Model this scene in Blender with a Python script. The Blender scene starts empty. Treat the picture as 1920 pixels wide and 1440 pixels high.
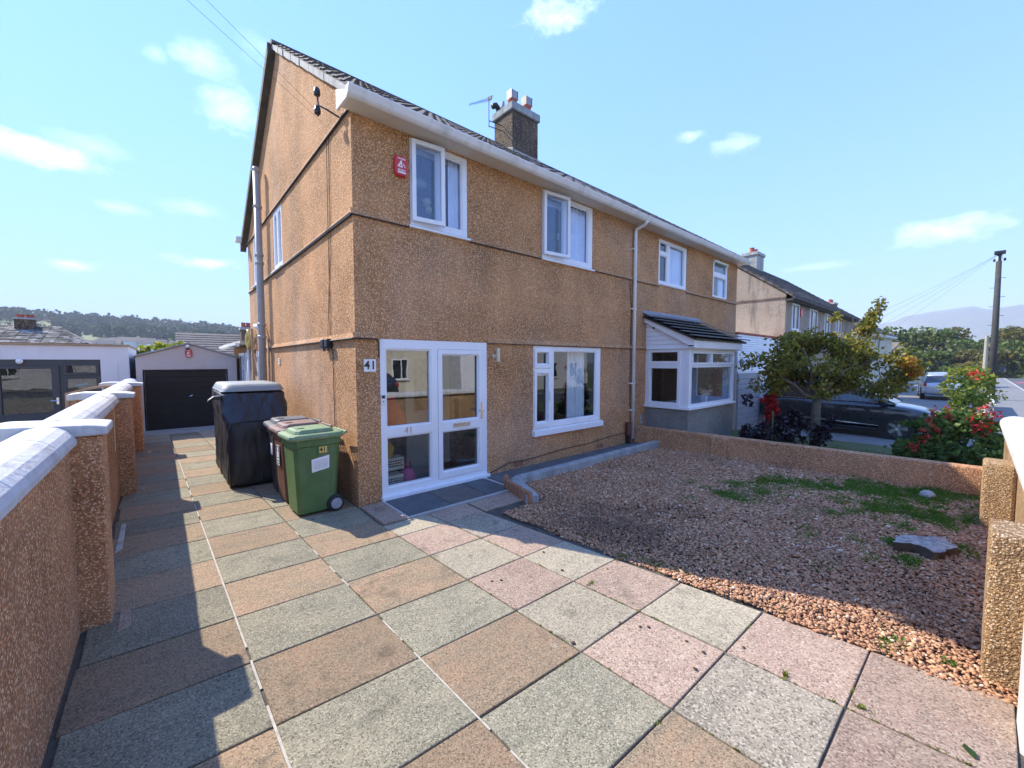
import bpy, bmesh, math, random
import numpy as np
from mathutils import Vector, Matrix

random.seed(7)
SC = bpy.context.scene
COL = SC.collection
R = math.radians

# ------------------------------------------------------------------ camera
F_PX, PITCH, YAW = 757.0, math.atan(42 / 757.0), R(49.0)
fw = Vector((math.cos(YAW) * math.cos(PITCH), math.sin(YAW) * math.cos(PITCH), -math.sin(PITCH)))
rt = Vector((math.sin(YAW), -math.cos(YAW), 0))
up = rt.cross(fw)
CAM = Vector((-1.838, -5.084, 1.85))
cd = bpy.data.cameras.new('camera')
cam = bpy.data.objects.new('camera', cd)
COL.objects.link(cam)
cam.matrix_world = Matrix(((rt.x, up.x, -fw.x, CAM.x), (rt.y, up.y, -fw.y, CAM.y), (rt.z, up.z, -fw.z, CAM.z), (0, 0, 0, 1)))
cd.sensor_width = 36
cd.lens = 36 * F_PX / 1920
cd.clip_start = 0.05
cd.clip_end = 12000
SC.camera = cam

# ------------------------------------------------------------------ exposure, sky, sun
SC.view_settings.view_transform = 'Standard'
SC.view_settings.look = 'None'
SC.view_settings.gamma = 1
SC.view_settings.use_curve_mapping = False
SC.view_settings.exposure = 1.92
SUN_EL, SUN_AZ = R(42.7), R(-24.0)
sl = bpy.data.lights.new('sun', 'SUN')
sl.energy = 2.45
sl.angle = R(0.53)
sl.color = (1.0, 0.925, 0.79)
so = bpy.data.objects.new('sun', sl)
COL.objects.link(so)
so.rotation_euler = Vector((0.44, -0.99, -1.0)).to_track_quat('-Z', 'Y').to_euler()

W = bpy.data.worlds.new('World')
SC.world = W
W.use_nodes = True


class NT:
    """small helper round a node tree"""
    def __init__(s, tree):
        s.t = tree; s.n = tree.nodes; s.l = tree.links
    def node(s, typ, **kw):
        n = s.n.new(typ)
        for k, v in kw.items():
            setattr(n, k, v)
        return n
    def set(s, sock, v):
        if isinstance(v, bpy.types.NodeSocket):
            s.l.new(v, sock)
        elif isinstance(v, (tuple, list)) and sock.type == 'RGBA' and len(v) == 3:
            sock.default_value = (*v, 1)
        else:
            sock.default_value = v
    def math(s, op, a, b=None, c=None, clamp=False):
        n = s.node('ShaderNodeMath', operation=op, use_clamp=clamp)
        for i, v in enumerate((a, b, c)):
            if v is not None: s.set(n.inputs[i], v)
        return n.outputs[0]
    def vmath(s, op, a, b=None):
        n = s.node('ShaderNodeVectorMath', operation=op)
        s.set(n.inputs[0], a)
        if b is not None: s.set(n.inputs[1], b)
        return n.outputs['Value'] if op in ('DOT_PRODUCT', 'LENGTH') else n.outputs[0]
    def mix(s, fac, a, b, mode='MIX'):
        n = s.node('ShaderNodeMix', data_type='RGBA', blend_type=mode)
        s.set(n.inputs[0], fac); s.set(n.inputs[6], a); s.set(n.inputs[7], b)
        return n.outputs[2]
    def noise(s, vec, scale, detail=3, rough=0.55, out='Fac'):
        n = s.node('ShaderNodeTexNoise')
        s.set(n.inputs['Vector'], vec)
        n.inputs['Scale'].default_value = scale
        n.inputs['Detail'].default_value = detail
        n.inputs['Roughness'].default_value = rough
        return n.outputs[out]
    def vor(s, vec, scale, feature='F1', rnd=1.0):
        n = s.node('ShaderNodeTexVoronoi', feature=feature)
        s.set(n.inputs['Vector'], vec)
        n.inputs['Scale'].default_value = scale
        n.inputs['Randomness'].default_value = rnd
        return n
    def ramp(s, fac, stops, interp='LINEAR'):
        n = s.node('ShaderNodeValToRGB')
        e = n.color_ramp
        e.interpolation = interp
        while len(e.elements) > 1: e.elements.remove(e.elements[0])
        for i, (p, c) in enumerate(stops):
            el = e.elements[0] if i == 0 else e.elements.new(p)
            el.position = p
            el.color = (*c, 1) if len(c) == 3 else c
        s.set(n.inputs[0], fac)
        return n.outputs[0]
    def range(s, v, a, b, c=0.0, d=1.0):
        n = s.node('ShaderNodeMapRange', clamp=True)
        s.set(n.inputs[0], v)
        for i, q in enumerate((a, b, c, d)): n.inputs[i + 1].default_value = q
        return n.outputs[0]
    def scale(s, vec, sx, sy, sz):
        return s.vmath('MULTIPLY', vec, (sx, sy, sz))
    def bump(s, h, strength=0.5, dist=0.01, normal=None):
        n = s.node('ShaderNodeBump')
        n.inputs['Strength'].default_value = strength
        n.inputs['Distance'].default_value = dist
        s.set(n.inputs['Height'], h)
        if normal is not None: s.set(n.inputs['Normal'], normal)
        return n.outputs[0]
    def grey(s, v):
        n = s.node('ShaderNodeCombineColor')
        for i in range(3): s.set(n.inputs[i], v)
        return n.outputs[0]


def build_world():
    t = NT(W.node_tree)
    t.n.clear()
    sky = t.node('ShaderNodeTexSky', sky_type='NISHITA', sun_disc=False)
    sky.sun_elevation = SUN_EL
    sky.sun_rotation = SUN_AZ
    sky.altitude = 60
    sky.air_density = 1.0
    sky.dust_density = 0.0
    sky.ozone_density = 2.2
    tc = t.node('ShaderNodeTexCoord').outputs['Generated']
    col = sky.outputs[0]
    # small fair-weather clouds: (azimuth deg, elevation deg, width, height, strength)
    clouds = []
    def px(x, y, w, h, k):
        d = (fw + rt * ((x - 960) / F_PX) + up * ((720 - y) / F_PX)).normalized()
        clouds.append((d, .82 * w / F_PX * d.dot(fw), .8 * h / F_PX * d.dot(fw), k))
    px(45, 275, 110, 30, .8); px(1045, 32, 75, 34, .7); px(445, 212, 62, 42, .5); px(370, 108, 62, 28, .34)
    px(362, 388, 60, 20, .34); px(232, 390, 40, 14, .3); px(135, 497, 46, 15, .75); px(385, 493, 66, 16, .75)
    px(1380, 272, 40, 22, .45); px(1295, 256, 26, 12, .4); px(1775, 432, 95, 34, .6); px(290, 97, 24, 20, .3)
    px(160, 270, 60, 22, .3); px(490, 90, 40, 30, .2); px(1530, 500, 60, 10, .25)
    n1 = t.noise(t.scale(tc, 1, 1, 1.6), 30, 8, 0.66)
    n2 = t.noise(tc, 9, 3, 0.5)
    mask = None
    for d, w, h, k in clouds:
        r_ = d.cross(Vector((0, 0, 1))).normalized()
        u_ = r_.cross(d)
        a = t.math('DIVIDE', t.vmath('DOT_PRODUCT', tc, tuple(r_)), w)
        b = t.math('DIVIDE', t.vmath('DOT_PRODUCT', tc, tuple(u_)), h)
        front = t.math('GREATER_THAN', t.vmath('DOT_PRODUCT', tc, tuple(d)), 0.0)
        dist = t.math('SQRT', t.math('ADD', t.math('MULTIPLY', a, a), t.math('MULTIPLY', b, b)))
        e = t.math('ADD', dist, t.math('MULTIPLY', t.math('SUBTRACT', n1, 0.5), 2.6))
        e = t.math('ADD', e, t.math('MULTIPLY', t.math('SUBTRACT', n2, 0.5), 1.4))
        m = t.math('MULTIPLY', t.math('MULTIPLY', t.range(e, 1.2, -.15), k * .7), front)
        mask = m if mask is None else t.math('MAXIMUM', mask, m)
    # sky a little deeper blue high up, milky low down
    sp = t.node('ShaderNodeSeparateColor'); t.l.new(col, sp.inputs[0])
    gain = t.math('DIVIDE', 2.05, t.math('ADD', 1.0, t.math('MULTIPLY', sp.outputs[1], 0.55)))
    col = t.mix(1.0, col, t.grey(gain), 'MULTIPLY')
    col = t.mix(1.0, col, (0.66, 0.825, 1.15), 'MULTIPLY')
    col = t.mix(mask, col, (5.9, 6.5, 7.2))
    bg = t.node('ShaderNodeBackground')
    t.set(bg.inputs[0], col)
    bg.inputs[1].default_value = 0.122
    o = t.node('ShaderNodeOutputWorld')
    t.l.new(bg.outputs[0], o.inputs[0])
build_world()

# ------------------------------------------------------------------ materials
def mat(name):
    m = bpy.data.materials.new(name)
    m.use_nodes = True
    t = NT(m.node_tree)
    b = t.n['Principled BSDF']
    return m, t, b

def pos(t):
    return t.node('ShaderNodeNewGeometry').outputs['Position']
def obc(t):
    return t.node('ShaderNodeTexCoord').outputs['Object']

def plain(name, c, rough=0.5, metal=0.0, var=0.12, vscale=6, bump=0.0, bscale=60, spec=0.5, coat=0.0, dirt=None):
    m, t, b = mat(name)
    p = obc(t)
    n = t.noise(p, vscale, 4, 0.6)
    col = t.mix(t.range(n, 0.3, 0.7), tuple(x * (1 - var) for x in c), tuple(min(1, x * (1 + var)) for x in c))
    if dirt:
        d = t.noise(t.scale(p, 1, 1, .25), dirt[1], 5, 0.65)
        col = t.mix(t.range(d, 0.52, 0.75, 0, dirt[2]), col, dirt[0])
    t.set(b.inputs['Base Color'], col)
    rn = t.noise(p, vscale * 3, 3)
    t.set(b.inputs['Roughness'], t.range(rn, 0.2, 0.8, max(0, rough - .08), min(1, rough + .08)))
    b.inputs['Metallic'].default_value = metal
    b.inputs['Specular IOR Level'].default_value = spec
    b.inputs['Coat Weight'].default_value = coat
    if bump:
        t.set(b.inputs['Normal'], t.bump(t.noise(p, bscale, 4, 0.6), bump, 0.01))
    return m

def pebble(name, stones, mortar, scale=58, stain=(0.10, 0.075, 0.055), stain_amt=0.6, streak=0.5, zfade=None, bstr=0.9, gain=1.0, weather=0.0):
    """pebble-dash render: small stones of mixed colour thrown on mortar"""
    m, t, b = mat(name)
    p = pos(t)
    wob = t.noise(p, 30, 2, 0.5, 'Color')
    pv = t.vmath('ADD', p, t.vmath('MULTIPLY', t.vmath('SUBTRACT', wob, (0.5, 0.5, 0.5)), (0.02, 0.02, 0.02)))
    v = t.vor(pv, scale)
    sep = t.node('ShaderNodeSeparateColor'); t.l.new(v.outputs['Color'], sep.inputs[0])
    k = len(stones)
    st = t.ramp(sep.outputs[0], [(i / k, c) for i, c in enumerate(stones)], 'CONSTANT')
    edge = t.range(v.outputs['Distance'], 0.34, 0.60)
    col = t.mix(edge, st, mortar)
    v2 = t.vor(pv, scale * 2.3)
    col = t.mix(t.range(v2.outputs['Distance'], 0.2, 0.8, 0.0, 0.45), col, tuple(x * .45 for x in mortar))
    big = t.noise(p, 0.9, 5, 0.6)
    mid = t.noise(p, 4.5, 4, 0.6)
    col = t.mix(t.range(big, 0.35, 0.7, 0.0, 0.35), col, tuple(min(1, x * 1.25) for x in stones[0]))
    sk = t.noise(t.scale(p, 3.2, 3.2, 0.35), 1.0, 5, 0.65)
    col = t.mix(t.math('MULTIPLY', t.range(sk, 0.5, 0.72), streak), col, stain, 'MIX')
    col = t.mix(t.math('MULTIPLY', t.range(mid, 0.55, 0.78), stain_amt * .55), col, stain)
    if weather:
        wn = t.noise(t.scale(p, 1, 1, .7), .55, 4, .55)
        col = t.mix(t.math('MULTIPLY', t.range(wn, .42, .62), weather), col, t.mix(1.0, col, (0.92, 0.98, 1.12), 'MULTIPLY'))
        hsv = t.node('ShaderNodeHueSaturation'); hsv.inputs['Saturation'].default_value = .72; hsv.inputs['Value'].default_value = .88
        t.set(hsv.inputs['Color'], col)
        col = t.mix(t.range(wn, .48, .68, 0, .6), col, hsv.outputs[0])
    if gain != 1.0:
        col = t.mix(1.0, col, gain, 'MULTIPLY')
    t.set(b.inputs['Base Color'], col)
    b.inputs['Roughness'].default_value = 0.92
    b.inputs['Specular IOR Level'].default_value = 0.25
    h = t.math('SUBTRACT', 1.0, t.math('ADD', v.outputs['Distance'], t.math('MULTIPLY', v2.outputs['Distance'], 0.4)))
    t.set(b.inputs['Normal'], t.bump(h, bstr, 0.012))
    return m

def slab_mat(name, a, b_, dark, flake, streaky=0.5, fscale=150):
    m, t, b = mat(name)
    p = pos(t)
    rnd = t.node('ShaderNodeObjectInfo').outputs['Random']
    off = t.node('ShaderNodeCombineXYZ'); 
    for i in range(3): t.set(off.inputs[i], t.math('MULTIPLY', rnd, 37.0 + i * 11))
    q = t.vmath('ADD', p, off.outputs[0])
    n = t.noise(q, 2.6, 7, 0.68)
    col = t.mix(t.range(n, 0.36, 0.62), a, b_)
    s = t.noise(t.scale(q, 1.2, 7.5, 1), 1.6, 5, 0.6)
    col = t.mix(t.range(s, 0.45, 0.75, 0, streaky), col, dark)
    f = t.vor(q, fscale)
    sep = t.node('ShaderNodeSeparateColor'); t.l.new(f.outputs['Color'], sep.inputs[0])
    col = t.mix(t.range(sep.outputs[0], 0.60, 0.95, 0, 0.75), col, flake)
    col = t.mix(t.range(sep.outputs[1], 0.62, 0.95, 0, 0.7), col, tuple(x * .35 for x in dark))
    st = t.noise(q, 2.3, 6, 0.7)
    col = t.mix(t.range(st, 0.58, 0.70, 0, 0.5), col, (0.07, 0.062, 0.05))
    sp = t.vor(t.vmath('ADD', q, t.vmath('MULTIPLY', t.noise(q, 9, 3, .6, 'Color'), (.16, .16, .16))), 5.5)
    s2 = t.node('ShaderNodeSeparateColor'); t.l.new(sp.outputs['Color'], s2.inputs[0])
    spot = t.math('LESS_THAN', sp.outputs['Distance'], t.math('MULTIPLY', t.math('POWER', s2.outputs[0], 5.0), 0.30))
    col = t.mix(t.math('MULTIPLY', spot, .30), col, (0.075, 0.066, 0.052))
    spot2 = t.math('LESS_THAN', sp.outputs['Distance'], t.math('MULTIPLY', t.math('POWER', s2.outputs[1], 9.0), 0.16))
    col = t.mix(t.math('MULTIPLY', spot2, .18), col, (0.62, 0.60, 0.54))
    lum = t.math('ADD', 0.76, t.math('MULTIPLY', rnd, 0.27))
    col = t.mix(1.0, col, t.grey(lum), 'MULTIPLY')
    col = t.mix(1.0, col, (1.03, 0.97, 0.86), 'MULTIPLY')
    t.set(b.inputs['Base Color'], col)
    b.inputs['Roughness'].default_value = 0.88
    b.inputs['Specular IOR Level'].default_value = 0.3
    h = t.math('ADD', t.math('MULTIPLY', t.noise(q, 9, 6, 0.65), 1.0), t.math('MULTIPLY', sep.outputs[2], 0.12))
    t.set(b.inputs['Normal'], t.bump(h, 0.55, 0.008))
    return m

def glass(name, tint=(0.75, 0.8, 0.82), base=0.08, rough=0.0, wavy=0.02):
    m, t, b = mat(name)
    t.n.remove(b)
    out = [n for n in t.n if n.type == 'OUTPUT_MATERIAL'][0]
    lw = t.node('ShaderNodeLayerWeight'); lw.inputs['Blend'].default_value = 0.5
    f5 = t.math('POWER', lw.outputs['Facing'], 4.0)
    fac = t.math('ADD', base, t.math('MULTIPLY', f5, 1 - base))
    tr = t.node('ShaderNodeBsdfTransparent'); t.set(tr.inputs[0], tint)
    gl = t.node('ShaderNodeBsdfGlossy'); gl.inputs['Roughness'].default_value = rough
    t.set(gl.inputs['Color'], (0.95, 0.97, 1.0))
    if wavy:
        t.set(gl.inputs['Normal'], t.bump(t.noise(pos(t), 2.2, 2, 0.5), wavy, 0.05))
    mx = t.node('ShaderNodeMixShader')
    t.set(mx.inputs[0], fac); t.l.new(tr.outputs[0], mx.inputs[1]); t.l.new(gl.outputs[0], mx.inputs[2])
    t.l.new(mx.outputs[0], out.inputs[0])
    return m

def leaf_mat(name, stops, trans=0.35, rough=0.55):
    m, t, b = mat(name)
    a = t.node('ShaderNodeAttribute', attribute_name='rnd')
    col = t.ramp(a.outputs['Fac'], stops)
    t.set(b.inputs['Base Color'], col)
    b.inputs['Roughness'].default_value = rough
    b.inputs['Specular IOR Level'].default_value = 0.35
    out = [n for n in t.n if n.type == 'OUTPUT_MATERIAL'][0]
    tl = t.node('ShaderNodeBsdfTranslucent')
    t.set(tl.inputs[0], t.mix(1.0, col, (1.5, 1.45, 0.7), 'MULTIPLY'))
    mx = t.node('ShaderNodeMixShader'); mx.inputs[0].default_value = trans
    t.l.new(b.outputs[0], mx.inputs[1]); t.l.new(tl.outputs[0], mx.inputs[2]); t.l.new(mx.outputs[0], out.inputs[0])
    return m

ORANGE = [(0.75, 0.42, 0.215), (0.65, 0.345, 0.155), (0.83, 0.56, 0.34), (0.40, 0.20, 0.095), (0.73, 0.39, 0.18), (0.84, 0.62, 0.40), (0.20, 0.11, 0.06), (0.69, 0.375, 0.18)]
M = {}
M['render'] = pebble('pebbledash_orange', ORANGE, (0.27, 0.145, 0.062), 60, stain=(0.32, 0.19, 0.09), stain_amt=.5, streak=.42, bstr=.5, weather=.2, gain=(1.12, 1.055, .99))
M['garden_wall'] = pebble('pebbledash_garden_wall', [(0.72, 0.43, 0.24), (0.56, 0.29, 0.15), (0.84, 0.60, 0.40), (0.30, 0.15, 0.08), (0.72, 0.40, 0.20), (0.84, 0.65, 0.46), (0.12, 0.07, 0.045), (0.60, 0.33, 0.165)], (0.24, 0.13, 0.065), 70, stain=(0.25,.15,.09), stain_amt=.5, streak=.3, bstr=.5, gain=(1.16, 1.055, 1.0))
M['front_wall'] = pebble('pebbledash_golden', [(0.70, 0.47, 0.24), (0.54, 0.32, 0.14), (0.80, 0.60, 0.36), (0.28, 0.155, 0.08), (0.64, 0.39, 0.17), (0.90, 0.74, 0.52), (0.16, 0.10, 0.06)], (0.24, 0.14, 0.07), 78, stain_amt=.5, streak=.2, bstr=1.0)
M['grey_dash'] = pebble('pebbledash_grey', [(0.36, 0.34, 0.31), (0.26, 0.25, 0.24), (0.48, 0.46, 0.42), (0.14, 0.13, 0.13), (0.40, 0.38, 0.34)], (0.22, 0.21, 0.19), 60, stain_amt=.4, streak=.3)
M['stack'] = pebble('pebbledash_sooty', [(0.30, 0.21, 0.14), (0.20, 0.135, 0.09), (0.50, 0.40, 0.28), (0.06, 0.045, 0.035), (0.32, 0.22, 0.14)], (0.09, 0.065, 0.045), 34, stain=(0.05, 0.04, 0.035), stain_amt=.9, streak=.6)
M['buff'] = pebble('render_buff_stained', [(0.40, 0.33, 0.26), (0.34, 0.28, 0.22), (0.46, 0.38, 0.29), (0.44, 0.33, 0.24)], (0.33, 0.27, 0.21), 22, stain=(0.10, 0.09, 0.08), stain_amt=.9, streak=.9, bstr=.2)
M['cream'] = plain('render_cream', (0.62, 0.55, 0.42), .85, var=.06, vscale=1.2, dirt=((0.3, 0.27, 0.22), .8, .4))
M['white_render'] = plain('render_white', (0.74, 0.72, 0.73), .85, var=.04, vscale=1.0, bump=.15, bscale=90, dirt=((0.45, 0.43, 0.42), 1.2, .35))
M['garage_render'] = plain('render_pinkish', (0.58, 0.51, 0.48), .88, var=.06, vscale=1.4, bump=.25, bscale=110, dirt=((0.3, 0.27, 0.25), 1.6, .35))
M['upvc'] = plain('white_upvc', (0.80, 0.81, 0.83), .32, var=.025, vscale=2.5, dirt=((0.5, 0.48, 0.44), 2.0, .22))
M['upvc2'] = plain('weathered_white_upvc', (0.70, 0.69, 0.66), .45, var=.05, vscale=3, dirt=((0.36, 0.34, 0.30), 2.4, .4))
M['soffit'] = plain('cream_soffit', (0.68, 0.62, 0.53), .5, var=.05, vscale=1.5, dirt=((0.4, 0.34, 0.27), 2, .3))
M['gutter'] = plain('white_gutter', (0.76, 0.75, 0.73), .4, var=.05, vscale=2, dirt=((0.34, 0.33, 0.3), 3.0, .55))
M['coping'] = plain('white_painted_coping', (0.54, 0.535, 0.525), .75, var=.09, vscale=7, bump=.7, bscale=28, dirt=((0.27, 0.25, 0.22), 5.0, .75))
M['cement'] = plain('cement', (0.40, 0.39, 0.36), .9, var=.2, vscale=7, bump=.6, bscale=45, dirt=((0.16, 0.15, 0.13), 4.0, .6))
M['kerb'] = plain('old_concrete_kerb', (0.33, 0.34, 0.33), .9, var=.22, vscale=6, bump=.8, bscale=30, dirt=((0.13, 0.13, 0.12), 4.0, .7))
M['apron'] = plain('dark_concrete', (0.12, 0.12, 0.12), .9, var=.2, vscale=4, bump=.4, bscale=40)
M['brick'] = plain('red_brick', (0.30, 0.13, 0.08), .9, var=.25, vscale=15, bump=.5, bscale=80)
M['grey_pipe'] = plain('grey_painted_iron', (0.33, 0.33, 0.32), .5, var=.1, vscale=4, dirt=((0.2, 0.17, 0.14), 3, .4))
M['moss_and_shade'] = plain('mossy_gutter_barge_shade', (0.07, 0.065, 0.055), .9, var=.3)  # dark gutter colour; on the barge board it stands for shade
M['mortar'] = plain('pale_mortar', (0.42, 0.38, 0.30), .95, var=.2, vscale=20)
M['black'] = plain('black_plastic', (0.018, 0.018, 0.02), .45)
M['cable'] = plain('black_cable', (0.02, 0.02, 0.02), .6)
M['grey_cable'] = plain('grey_cable', (0.25, 0.24, 0.22), .6)
M['red'] = plain('red_plastic', (0.58, 0.035, 0.04), .35, var=.06)
M['white'] = plain('white_print', (0.80, 0.79, 0.78), .5, var=.03)
M['ink'] = plain('black_ink', (0.015, 0.015, 0.017), .5)
M['yellow'] = plain('yellow_sticker', (0.75, 0.52, 0.13), .5, var=.05)
M['steel'] = plain('brushed_steel', (0.55, 0.55, 0.54), .3, metal=.9)
M['brass'] = plain('aged_cream_metal', (0.62, 0.56, 0.42), .4, metal=.3)
M['lead'] = plain('lead_flashing', (0.24, 0.26, 0.30), .5, metal=.3, var=.15, vscale=5)
M['bay_tile'] = plain('grey_concrete_tile', (0.17, 0.17, 0.16), .85, var=.2, vscale=5, bump=.4, bscale=70)
M['clay_pot'] = plain('red_clay_pot', (0.42, 0.10, 0.06), .8, var=.2, vscale=8)
M['timber'] = plain('weathered_timber', (0.42, 0.27, 0.16), .8, var=.2, vscale=7, bump=.4, bscale=50)
M['terracotta'] = plain('terracotta_edging', (0.36, 0.17, 0.09), .85, var=.2, vscale=12, bump=.4, bscale=60)
M['slate_step'] = plain('slate_tile', (0.075, 0.09, 0.10), .55, var=.25, vscale=5, bump=.4, bscale=25)
M['slate_brown'] = plain('slate_tile_brownish', (0.11, 0.10, 0.09), .6, var=.2, vscale=5, bump=.4, bscale=25)
M['grout'] = plain('pale_grout', (0.42, 0.40, 0.37), .9)
M['curtain'] = plain('pale_curtain', (0.84, 0.86, 0.90), .9, var=.08, vscale=5)
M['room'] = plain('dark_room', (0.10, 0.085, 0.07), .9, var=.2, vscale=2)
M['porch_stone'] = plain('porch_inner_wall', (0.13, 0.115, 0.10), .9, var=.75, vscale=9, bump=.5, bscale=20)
M['glass'] = glass('window_glass')
M['porch_glass'] = glass('porch_glass', (0.70, 0.76, 0.74), 0.20, wavy=.015)
M['sky_glass'] = glass('upstairs_glass', (0.78, 0.85, 0.96), 0.09, wavy=.02)
M['dark_glass'] = plain('dark_window_glass', (0.02, 0.025, 0.03), .08, spec=1.0, var=.3)
M['anthracite'] = plain('anthracite_upvc', (0.045, 0.05, 0.058), .45, var=.08)
M['garage_door'] = plain('black_garage_door', (0.014, 0.014, 0.016), .5, var=.15)
M['asphalt'] = plain('asphalt', (0.085, 0.086, 0.088), .9, var=.2, vscale=3, bump=.4, bscale=120)
M['pavement'] = plain('pavement_concrete', (0.19, 0.188, 0.18), .9, var=.15, vscale=3, bump=.3, bscale=80)
M['soil'] = plain('dark_joint_soil', (0.085, 0.075, 0.058), .95, var=.35, vscale=9, bump=.8, bscale=60)
M['earth'] = plain('gravel_bed_earth', (0.13, 0.075, 0.05), .95, var=.3, vscale=7, bump=.8, bscale=60)
M['lawn'] = plain('lawn_ground', (0.045, 0.085, 0.02), .95, var=.3, vscale=5, bump=.6, bscale=60)
M['yard'] = plain('gravel_yard', (0.33, 0.28, 0.20), .95, var=.3, vscale=30, bump=.8, bscale=70)
M['bark'] = plain('bark', (0.17, 0.14, 0.11), .9, var=.3, vscale=10, bump=.8, bscale=35)
M['pole_wood'] = plain('tarred_pole', (0.05, 0.047, 0.045), .85, var=.3, vscale=4, bump=.4, bscale=40)
M['pole_conc'] = plain('concrete_post', (0.38, 0.34, 0.27), .9, var=.1)
M['stump_top'] = plain('grey_sawn_wood', (0.36, 0.34, 0.31), .9, var=.5, vscale=14, bump=.8, bscale=40)
M['stump_bark'] = plain('dark_stump_bark', (0.09, 0.065, 0.045), .95, var=.4, vscale=14, bump=.9, bscale=40)
M['bin_green'] = plain('green_bin_plastic', (0.075, 0.145, 0.042), .55, var=.18, vscale=6, bump=.1, bscale=90, dirt=((0.17, 0.2, 0.11), 5, .65))
M['lid_green'] = plain('faded_green_lid', (0.17, 0.25, 0.12), .6, var=.2, vscale=9, dirt=((0.28, 0.29, 0.2), 6, .7))
M['bin_brown'] = plain('brown_bin_plastic', (0.11, 0.045, 0.025), .55, var=.2, vscale=5, dirt=((0.24, 0.15, 0.11), 3, .7))
M['lid_brown'] = plain('faded_brown_lid', (0.20, 0.12, 0.10), .6, var=.15, vscale=6, dirt=((0.4, 0.36, 0.34), 3, .6))
M['bin_black'] = plain('black_bin_plastic', (0.025, 0.025, 0.028), .5, var=.2, vscale=5, dirt=((0.12, 0.12, 0.12), 3, .6))
M['lid_black'] = plain('grey_black_lid', (0.10, 0.105, 0.11), .55, var=.15, vscale=6)
M['rubber'] = plain('tyre_rubber', (0.02, 0.02, 0.02), .8)
M['hub'] = plain('grey_hub', (0.32, 0.32, 0.34), .5)
M['cover'] = plain('black_cover_fabric', (0.012, 0.013, 0.017), .5, var=.25, vscale=4, bump=.35, bscale=14, spec=.6)
M['cover_top'] = plain('silver_cover_fabric', (0.25, 0.265, 0.255), .55, var=.08, vscale=4, bump=.3, bscale=14)
M['car_paint'] = plain('dark_grey_car_paint', (0.035, 0.037, 0.042), .3, metal=.4, coat=1.0, var=.04)
M['car_silver'] = plain('silver_car_paint', (0.42, 0.44, 0.46), .3, metal=.5, coat=1.0, var=.04)
M['car_red'] = plain('red_car_paint', (0.50, 0.02, 0.03), .3, coat=1.0, var=.04)
M['chrome'] = plain('chrome_trim', (0.7, 0.7, 0.72), .15, metal=1.0)
M['lamp_glass'] = plain('lamp_lens', (0.6, 0.6, 0.62), .1, spec=.8)
M['tail'] = plain('red_lens', (0.4, 0.02, 0.02), .15)
M['pink'] = plain('pink_plastic', (0.55, 0.03, 0.20), .4)
M['redcloth'] = plain('red_cloth', (0.55, 0.03, 0.03), .8)
M['yellcloth'] = plain('yellow_cloth', (0.55, 0.30, 0.03), .8)
M['blue'] = plain('blue_plastic', (0.12, 0.42, 0.55), .5)
M['yellow_hose'] = plain('yellow_hose', (0.62, 0.52, 0.16), .5)

def roof_mat(name, a, b_, lich, tile=(3.2, 3.2), amt=.6):
    m, t, b = mat(name)
    p = obc(t)
    n = t.noise(p, 7, 5, 0.65)
    c = t.mix(t.range(n, 0.35, 0.65), a, b_)
    c = t.mix(t.range(t.noise(t.scale(p, 1, 1, 1.6), 3.0, 6, 0.72), 0.5, 0.62, 0, amt), c, lich)
    t.set(b.inputs['Base Color'], c)
    b.inputs['Roughness'].default_value = .9
    t.set(b.inputs['Normal'], t.bump(t.noise(p, 40, 4, .6), .4, .01))
    return m
M['roof'] = roof_mat('weathered_roof_tile', (0.045, 0.037, 0.033), (0.085, 0.068, 0.06), (0.30, 0.28, 0.24), amt=.5)
M['roof_brown'] = roof_mat('brown_roof_tile', (0.12, 0.10, 0.085), (0.17, 0.14, 0.12), (0.25, 0.23, 0.2), amt=.35)
M['roof_lichen'] = roof_mat('lichen_roof_tile', (0.05, 0.045, 0.045), (0.09, 0.08, 0.075), (0.42, 0.40, 0.36), amt=.9)

M['slab_green'] = slab_mat('slab_green', (0.205, 0.20, 0.155), (0.30, 0.28, 0.21), (0.14, 0.138, 0.11), (0.44, 0.41, 0.32), .6)
M['slab_orange'] = slab_mat('slab_orange', (0.265, 0.21, 0.145), (0.35, 0.24, 0.16), (0.20, 0.175, 0.13), (0.44, 0.35, 0.25), .8)
M['slab_pink'] = slab_mat('slab_pink', (0.35, 0.25, 0.205), (0.41, 0.31, 0.25), (0.26, 0.19, 0.155), (0.54, 0.46, 0.39), .35, 120)
M['slab_cream'] = slab_mat('slab_cream', (0.37, 0.335, 0.26), (0.44, 0.395, 0.305), (0.27, 0.245, 0.20), (0.55, 0.51, 0.42), .35, 120)
M['slab_grey'] = slab_mat('slab_grey', (0.26, 0.235, 0.19), (0.36, 0.32, 0.26), (0.15, 0.14, 0.12), (0.52, 0.47, 0.39), .35, 110)

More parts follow.
